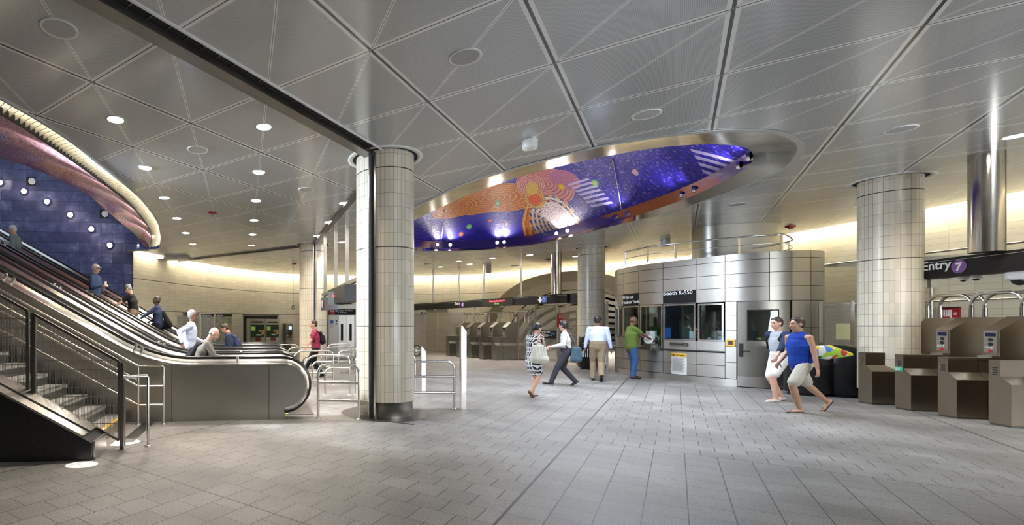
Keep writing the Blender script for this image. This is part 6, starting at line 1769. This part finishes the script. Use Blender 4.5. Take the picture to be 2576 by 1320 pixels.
    if look.get('shoe'):
        mt = look['shoe']; sty = look.get('shoestyle', 'shoe')
        for s_ in (1, -1):
            hp, kn, an, ft = feet[s_]; fd = Vector((cos(ft), 0, -sin(ft))); u_ = Vector((sin(ft), 0, cos(ft)))
            c = an - u_ * (.050 if sty == 'shoe' else .062) * k; mb = MB()
            if sty == 'flip':
                mb.cap(c - fd * .05 * k - u_ * .012 * k, .032 * k, c + fd * .19 * k - u_ * .012 * k, .038 * k, (0, 1, 0), 1.15, .30)
                for q in (1, -1): mb.cap(c + fd * .06 * k + Vector((0, q * .042 * k, -.002)), .007 * k, c + fd * .15 * k + u_ * .028 * k, .007 * k, n=6)
            else:
                mb.cap(c - fd * .045 * k + u_ * .010 * k, .040 * k, c + fd * .09 * k, .040 * k, (0, 1, 0), 1.0, .80); mb.cap(c + fd * .09 * k, .038 * k, c + fd * .185 * k - u_ * .012 * k, .026 * k, (0, 1, 0), 1.3, .85)
                if sty == 'shoe': mb.cap(c + u_ * .02 * k - fd * .02 * k, .044 * k, an + up * .02 * k, .044 * k)
            s2 = mb.build('sandal' if sty == 'flip' else 'shoe', mt, o); remesh(s2, .007, 2)
    return o, dict(hip=hip, chest=chest, neck=neck, shL=shL, shR=shR, arms=arms, yv=yv, tdir=tdir, k=k)
def worn(name, label, o, mt, fn, vox=.012, cat='bag', strap=None):
    """a bag carried by a person: its own top-level thing placed with the person's frame"""
    Mx = Matrix.Translation(o.location) @ Matrix.Rotation(o.rotation_euler.z, 4, 'Z')
    e = empty(name, tuple(o.location), o.rotation_euler.z, label, cat)
    mb = MB(); fn(mb); b = mb.build('body', mt, e)
    if vox: remesh(b, vox, 3)
    if strap:
        for pts, mt2 in strap:
            mb = MB(); mb.tube(pts, .016, 8); mb.build('strap', mt2, e)
    return e
def backpack(o, d, label, mt, sx=1.0):
    k = d['k']; b = d['chest'] - d['tdir'] * .12 * k + Vector((-.19 * k, 0, 0)); t = d['neck'] - d['tdir'] * .10 * k + Vector((-.17 * k, 0, 0))
    def fn(mb): mb.cap(b, .12 * k * sx, t, .085 * k * sx, (0, 1, 0), 1.25, .72, 16); mb.cap(b - Vector((.07, 0, .0)), .08 * k, b + d['tdir'] * .12 - Vector((.06, 0, 0)), .07 * k, (0, 1, 0), 1.2, .6)
    st_ = []
    for s_, sh in ((1, d['shL']), (-1, d['shR'])):
        y = sh.y * .62; st_.append(([t + Vector((.02, y, .02)), Vector((d['neck'].x, y, d['neck'].z + .005)), Vector((d['chest'].x + .135 * k, y * 1.1, d['chest'].z + .06)), Vector((d['chest'].x + .05, sh.y * .95, d['chest'].z - .14)), b + Vector((.08, y, -.02))], mt))
    return worn('backpack', label, o, mt, fn, strap=st_)

blk = cloth('black_cloth', (.010, .010, .012)); navy = cloth('navy_cloth', (.022, .032, .075)); denim = cloth('blue_denim', (.045, .11, .26)); khaki = cloth('khaki_cloth', (.24, .18, .12))
wht = cloth('white_shirt_cloth', (.62, .62, .62)); lblue = cloth('pale_blue_shirt', (.50, .55, .72)); green = cloth('olive_green_shirt', (.13, .20, .045)); grey = cloth('charcoal_trousers', (.045, .043, .055))
maroon = cloth('maroon_shirt', (.30, .035, .075)); blazer = cloth('grey_tweed', (.17, .155, .135)); royal = cloth('royal_blue_tank', (.010, .045, .30)); beige = cloth('beige_shorts', (.46, .43, .36)); cream = cloth('white_shorts', (.62, .60, .60))
dressm = cloth('patterned_dress', (.015, .018, .035), (.62, .62, .62), kind='dashes'); ragl = cloth('grey_raglan', (.34, .37, .40))
bsh = plain('black_leather', (.012, .012, .014), .3); brsh = plain('brown_leather', (.12, .065, .035), .5); dbrs = plain('dark_brown_leather', (.05, .02, .015), .3)
WALK = dict(lean=5, hip=(0, 0, .91))
# woman with tote
p = G(1342, 998); w1, d = person(p, radians(28), 1.66, 'woman in black and white patterned dress and glasses walking away with her phone', dict(lean=5, nod=24, yaw=-12, hip=(0, 0, .94), fl=(.05, .06, .085), fr=(-.17, -.07, .15, 40), hr=(.34, -.10, 1.12), hl=(.34, .06, 1.10), grip=.9), dict(skin='light', hair='black', style='pony', female=True, fat=1.0, top=(dressm, 'mid'), dress=True, shoe=brsh, shoestyle='slip', glasses=True), .009)
k = d['k']
tote = cloth('cream_canvas', (.52, .52, .44)); lea = plain('tan_leather_strap', (.32, .13, .07), .5)
def tot(mb):
    c = Vector((-.16, -.24, 1.0)); mb.cap(c + Vector((-.16, 0, -.13)), .095, c + Vector((.18, -.02, -.16)), .10, (0, 1, 0), .75, 1.0); mb.cap(c + Vector((-.13, 0, .12)), .055, c + Vector((.14, 0, .12)), .055, (0, 1, 0), .6, 1.0)
    for q in (-.13, -.04, .05, .15): mb.cap(c + Vector((q * 1.1, -.01, -.13)), .10, c + Vector((q, 0, .12)), .05, (0, 1, 0), .7, 1.0)
worn('tote_bag', 'large cream canvas tote bag with tan leather straps on the shoulder of the woman', w1, tote, tot, .011, strap=[([Vector((-.27, -.26, 1.12)), Vector((-.16, -.23, 1.28)), Vector((-.03, -.19, 1.385)), Vector((.03, -.20, 1.30)), Vector((-.02, -.27, 1.12))], lea)])
mb = MB(); ph = empty('phone', tuple(w1.location), w1.rotation_euler.z, 'dark phone held by the woman in the patterned dress', 'phone'); mb.box((.43, -.055, 1.07), (.50, .03, 1.085)); mb.build('body', M['black'], ph)
# white shirt man with shoulder bag
p = G(1424, 969); m2, d = person(p, radians(158), 1.74, 'man in white shirt and charcoal trousers striding left with a shoulder bag', dict(lean=4, nod=4, yaw=-40, hip=(0, 0, .90), fl=(.36, .08, .09, -8), fr=(-.22, -.08, .12, 30), hl=(.34, .24, 1.04), hr=(-.02, -.26, .85)), dict(skin='light', hair='black', top=(wht, 'long'), pants=(grey, 'long'), shoe=bsh), .010)
bag = cloth('slate_blue_bag', (.05, .09, .12)); k = d['k']
def sb_(mb): mb.cap((-.22, .20, .98), .06, (-.20, .22, .70), .075, (1, 0, .0), 1.9, .75)
worn('shoulder_bag', 'slate blue shoulder bag hanging at the hip of the man in the white shirt', m2, bag, sb_, .012, strap=[([Vector((-.20, .22, .96)), Vector((-.17, .10, 1.20)), Vector((-.06, -.10, 1.43)), Vector((.06, -.10, 1.40)), Vector((.14, .04, 1.22)), Vector((-.02, .20, 1.0))], M['black'])])
# big man in pale blue shirt
p = G(1504, 957); m3, d = person(p, radians(62), 1.86, 'large man in pale blue shirt and khaki trousers walking away, seen from behind', dict(lean=2, nod=2, yaw=-38, hip=(0, 0, .95), fl=(.05, .11, .085), fr=(-.30, -.06, .17, 38), hr=(.03, -.31, .82), hl=(.10, .30, .84)), dict(skin='brown', hair='black', fat=1.16, top=(lblue, 'long'), pants=(khaki, 'long'), baggy=1.15, shoe=bsh, glasses=True), .010)
# green shirt man at the window
p = G(1592, 951); p = Vector((p.x - .05, p.y, 0)); m4, d = person(p, radians(-12), 1.84, 'bald man in olive green shirt and blue jeans standing at the booth window', dict(lean=2, nod=10, yaw=0, hip=(0, 0, .965), fl=(.10, .12, .085), fr=(.0, -.10, .085), hr=(.46, -.10, 1.12), hl=(.46, .08, 1.10), grip=.9), dict(skin='brown', hair='brown', style='bald', fat=1.12, top=(green, 'short', .05), pants=(denim, 'long'), baggy=1.05, shoe=dbrs, glasses=True), .010)
# two men walking left on the right
p = G(1962, 1009); m5, d = person(p, radians(180), 1.81, 'man in grey hoodie with dark sleeves and white shorts walking left', dict(lean=4, nod=6, yaw=4, hip=(0, 0, .90), fl=(.17, .09, .085), fr=(-.12, -.09, .09, 4), hl=(.36, .30, .93), hr=(-.08, -.26, .86)), dict(skin='light', hair='brown', top=(ragl, 'none', .0), sleeve=navy, topname='hoodie', hood=True, pants=(cream, 'short'), baggy=.95, shoe=plain('white_canvas_shoe', (.5, .5, .48), .6), shoestyle='slip'), .010)
backpack(m5, d, 'dark backpack worn by the man in the grey hoodie', blk)
p = G(2008, 1036); m6, d = person(Vector((p.x + .05, p.y, 0)), radians(178), 1.80, 'man in royal blue sleeveless top, beige shorts and flip flops striding left', dict(lean=4, nod=3, yaw=-5, hip=(0, 0, .885), fl=(.10, .08, .08), fr=(-.52, -.08, .19, 48), hl=(.02, .30, .80), hr=(.14, -.24, .88)), dict(skin='tan', hair='brown', top=(royal, 'none', .03), topname='tank_top', pants=(beige, 'short'), baggy=.98, shoe=bsh, shoestyle='flip'), .009)
m_, nt, b_ = newmat('colourful_print'); vec, x, y, z = coords(nt); vn = nt.nodes.new('ShaderNodeTexVoronoi'); vn.inputs['Scale'].default_value = 7; nt.links.new(vec, vn.inputs[0])
sp = nt.nodes.new('ShaderNodeSeparateColor'); nt.links.new(vn.outputs['Color'], sp.inputs[0])
nt.links.new(ramp(nt, Sk(nt, sp.outputs[0]), [(0, (.02, .10, .03)), (.2, (.55, .50, .03)), (.4, (.45, .04, .03)), (.55, (.60, .60, .58)), (.75, (.05, .20, .50)), (.88, (.30, .50, .05))], 'CONSTANT'), b_.inputs['Base Color'])
def cb2(mb): mb.cap((-.25, -.12, 1.10), .11, (-.72, -.22, 1.08), .14, (0, .2, .98), 1.0, .6); mb.cap((-.72, -.22, 1.08), .14, (-1.12, -.22, 1.04), .035, (0, .2, .98), 1.0, .6)
worn('beach_bag', 'colourful patterned bag slung behind the man in the royal blue top', m6, m_, cb2, .014, strap=[([Vector((-.15, -.2, 1.05)), Vector((-.10, -.16, 1.35)), Vector((.02, -.14, 1.44)), Vector((.10, -.16, 1.25))], M['black'])])
# maroon shirt man
p = G(799, 950); m7, d = person(Vector((p.x - .05, p.y, 0)), radians(184), 1.79, 'young man in maroon t-shirt and black trousers walking left between the queue rails', dict(lean=4, nod=4, hip=(0, 0, .90), fl=(.40, .08, .10, -12), fr=(-.20, -.08, .10, 10), hl=(.34, .26, .86), hr=(-.06, -.26, .80)), dict(skin='light', hair='brown', top=(maroon, 'short', .02), pants=(blk, 'long'), shoe=bsh), .012)
backpack(m7, d, 'black backpack on the young man in the maroon t-shirt', blk, .9)
# escalator riders
def rider(px, Y, ztop, h, face, label, pose, look, vox=.013):
    x = (px - PX) * Y / F; z = EYE + (HY - ztop) * Y / F - h; return person(Vector((x, Y, z)), face, h, label, pose, look, vox)
m8, d = rider(497, 9.02, 808, 1.66, radians(4), 'bald man in grey blazer looking down, stepping off the nearest escalator', dict(lean=24, nod=30, hip=(0, 0, .90), fl=(.22, .08, .1), fr=(-.10, -.08, .1), hr=(.60, -.16, 1.02), hl=(.50, .14, 1.0)), dict(skin='pale', hair='grey', style='bald', fat=1.05, top=(blazer, 'long', .08), topname='blazer', pants=(grey, 'long'), shoe=bsh), .010)
backpack(m8, d, 'black backpack on the bald man in the grey blazer', blk)
m9, d = rider(474, 10.85, 775, 1.80, radians(8), 'grey haired man in pale blue shirt and glasses riding down the second escalator', dict(lean=7, nod=2, hip=(0, 0, .92), hr=(-.10, -.34, 1.0), hl=(.30, .25, 1.0)), dict(skin='brown', hair='grey', fat=1.18, top=(lblue, 'long', .04), pants=(khaki, 'long'), shoe=bsh, glasses=True), .011)
m10, d = rider(583, 12.7, 808.5, 1.72, radians(182), 'young man in navy hoodie looking down at the foot of the third escalator', dict(lean=9, nod=32, hip=(0, 0, .92), hr=(.26, -.12, 1.0), hl=(.26, .12, 1.0)), dict(skin='light', hair='brown', top=(navy, 'long', .04), topname='hoodie', hood=True, pants=(grey, 'long'), shoe=bsh), .012)
backpack(m10, d, 'navy backpack on the young man at the foot of the third escalator', navy)
m11, d = rider(398, 12.7, 742, 1.56, radians(186), 'woman in navy jacket with short dark hair riding up the escalator, arm outstretched', dict(lean=3, nod=0, yaw=22, hip=(0, 0, .92), hl=(.46, .25, 1.05), hr=(.25, -.12, .98)), dict(skin='dark', hair='black', style='bob', female=True, top=(navy, 'long', .05), topname='jacket', pants=(blk, 'long'), shoe=bsh, glasses=True), .012)
def hb_(mb): mb.cap((-.28, -.02, .78), .10, (.16, -.22, .72), .11, (0, 0, 1), 1.1, .8); mb.cap((-.26, -.0, .82), .09, (-.14, 0, 1.10), .05)
worn('duffel_bag', 'black bag carried by the woman in navy on the escalator', m11, blk, hb_, .014)
m12, d = rider(337, 12.7, 709, 1.66, radians(184), 'man in green cap and black polo shirt on the escalator, hand on the rail', dict(lean=8, nod=26, hip=(0, 0, .90), hl=(.50, .26, 1.02), hr=(.06, -.26, .86)), dict(skin='light', hair='grey', style='cap', cap=cloth('faded_green_cap', (.10, .14, .11)), top=(blk, 'short', .0), pants=(khaki, 'long'), shoe=bsh, glasses=True), .012)
m13, d = rider(239, 12.7, 661, 1.72, radians(-8), 'man in white flat cap and denim blue shirt holding a paper cup on the escalator', dict(lean=0, nod=4, hip=(0, 0, .92), hr=(.26, -.10, 1.12), hl=(.1, .25, .85)), dict(skin='light', hair='white', style='cap', cap=cloth('white_flat_cap', (.62, .60, .55)), top=(cloth('denim_shirt', (.035, .06, .13)), 'long', .05), pants=(blk, 'long'), shoe=bsh, glasses=True), .012)
cp_ = empty('paper_cup', tuple(m13.location), m13.rotation_euler.z, 'white paper cup held by the man in the white flat cap', 'cup'); mb = MB(); mb.lathe((.36 * .98, -.10, 1.09), [(.026, 0), (.036, .11), (.001, .11)], 14); mb.build('cup', M['white'], cp_); mb = MB(); mb.lathe((.36 * .98, -.10, 1.20), [(.038, 0), (.036, .014), (.001, .014)], 14); mb.build('lid', M['paper'], cp_)
m14, d = rider(46, 12.7, 563, 1.62, radians(185), 'dark clothed rider with pale hair near the top left of the escalator', dict(lean=10, nod=14, hip=(0, 0, .92)), dict(skin='light', hair='white', top=(cloth('pale_teal_top', (.16, .22, .24)), 'long'), pants=(blk, 'long'), shoe=bsh), .014)
# riders beyond the far gates, booth clerk
for px, Y, zt, sk, hr_, lb, tp in ((1240, 26.0, 813, 'brown', 'black', 'person with dark hair behind the far turnstiles, left one', blk), (1277, 26.5, 810, 'light', 'brown', 'pale faced person in white behind the far turnstiles, right one', wht)):
    h = EYE + (HY - zt) * Y / F; person(Vector(((px - PX) * Y / F, Y, 0)), radians(230), h, lb, dict(lean=2), dict(skin=sk, hair=hr_, top=(tp, 'long'), pants=(grey, 'long'), shoe=bsh), .018)
m17, d = person(Vector((11.95, 13.5, 0)), radians(200), 1.68, 'booth clerk in blue shirt bending over the desk behind the middle window', dict(lean=38, nod=20, hip=(0, 0, .90), hl=(.50, .15, .98), hr=(.5, -.15, .98)), dict(skin='dark', hair='black', top=(lblue, 'long', .03), pants=(blk, 'long'), shoe=bsh), .016)
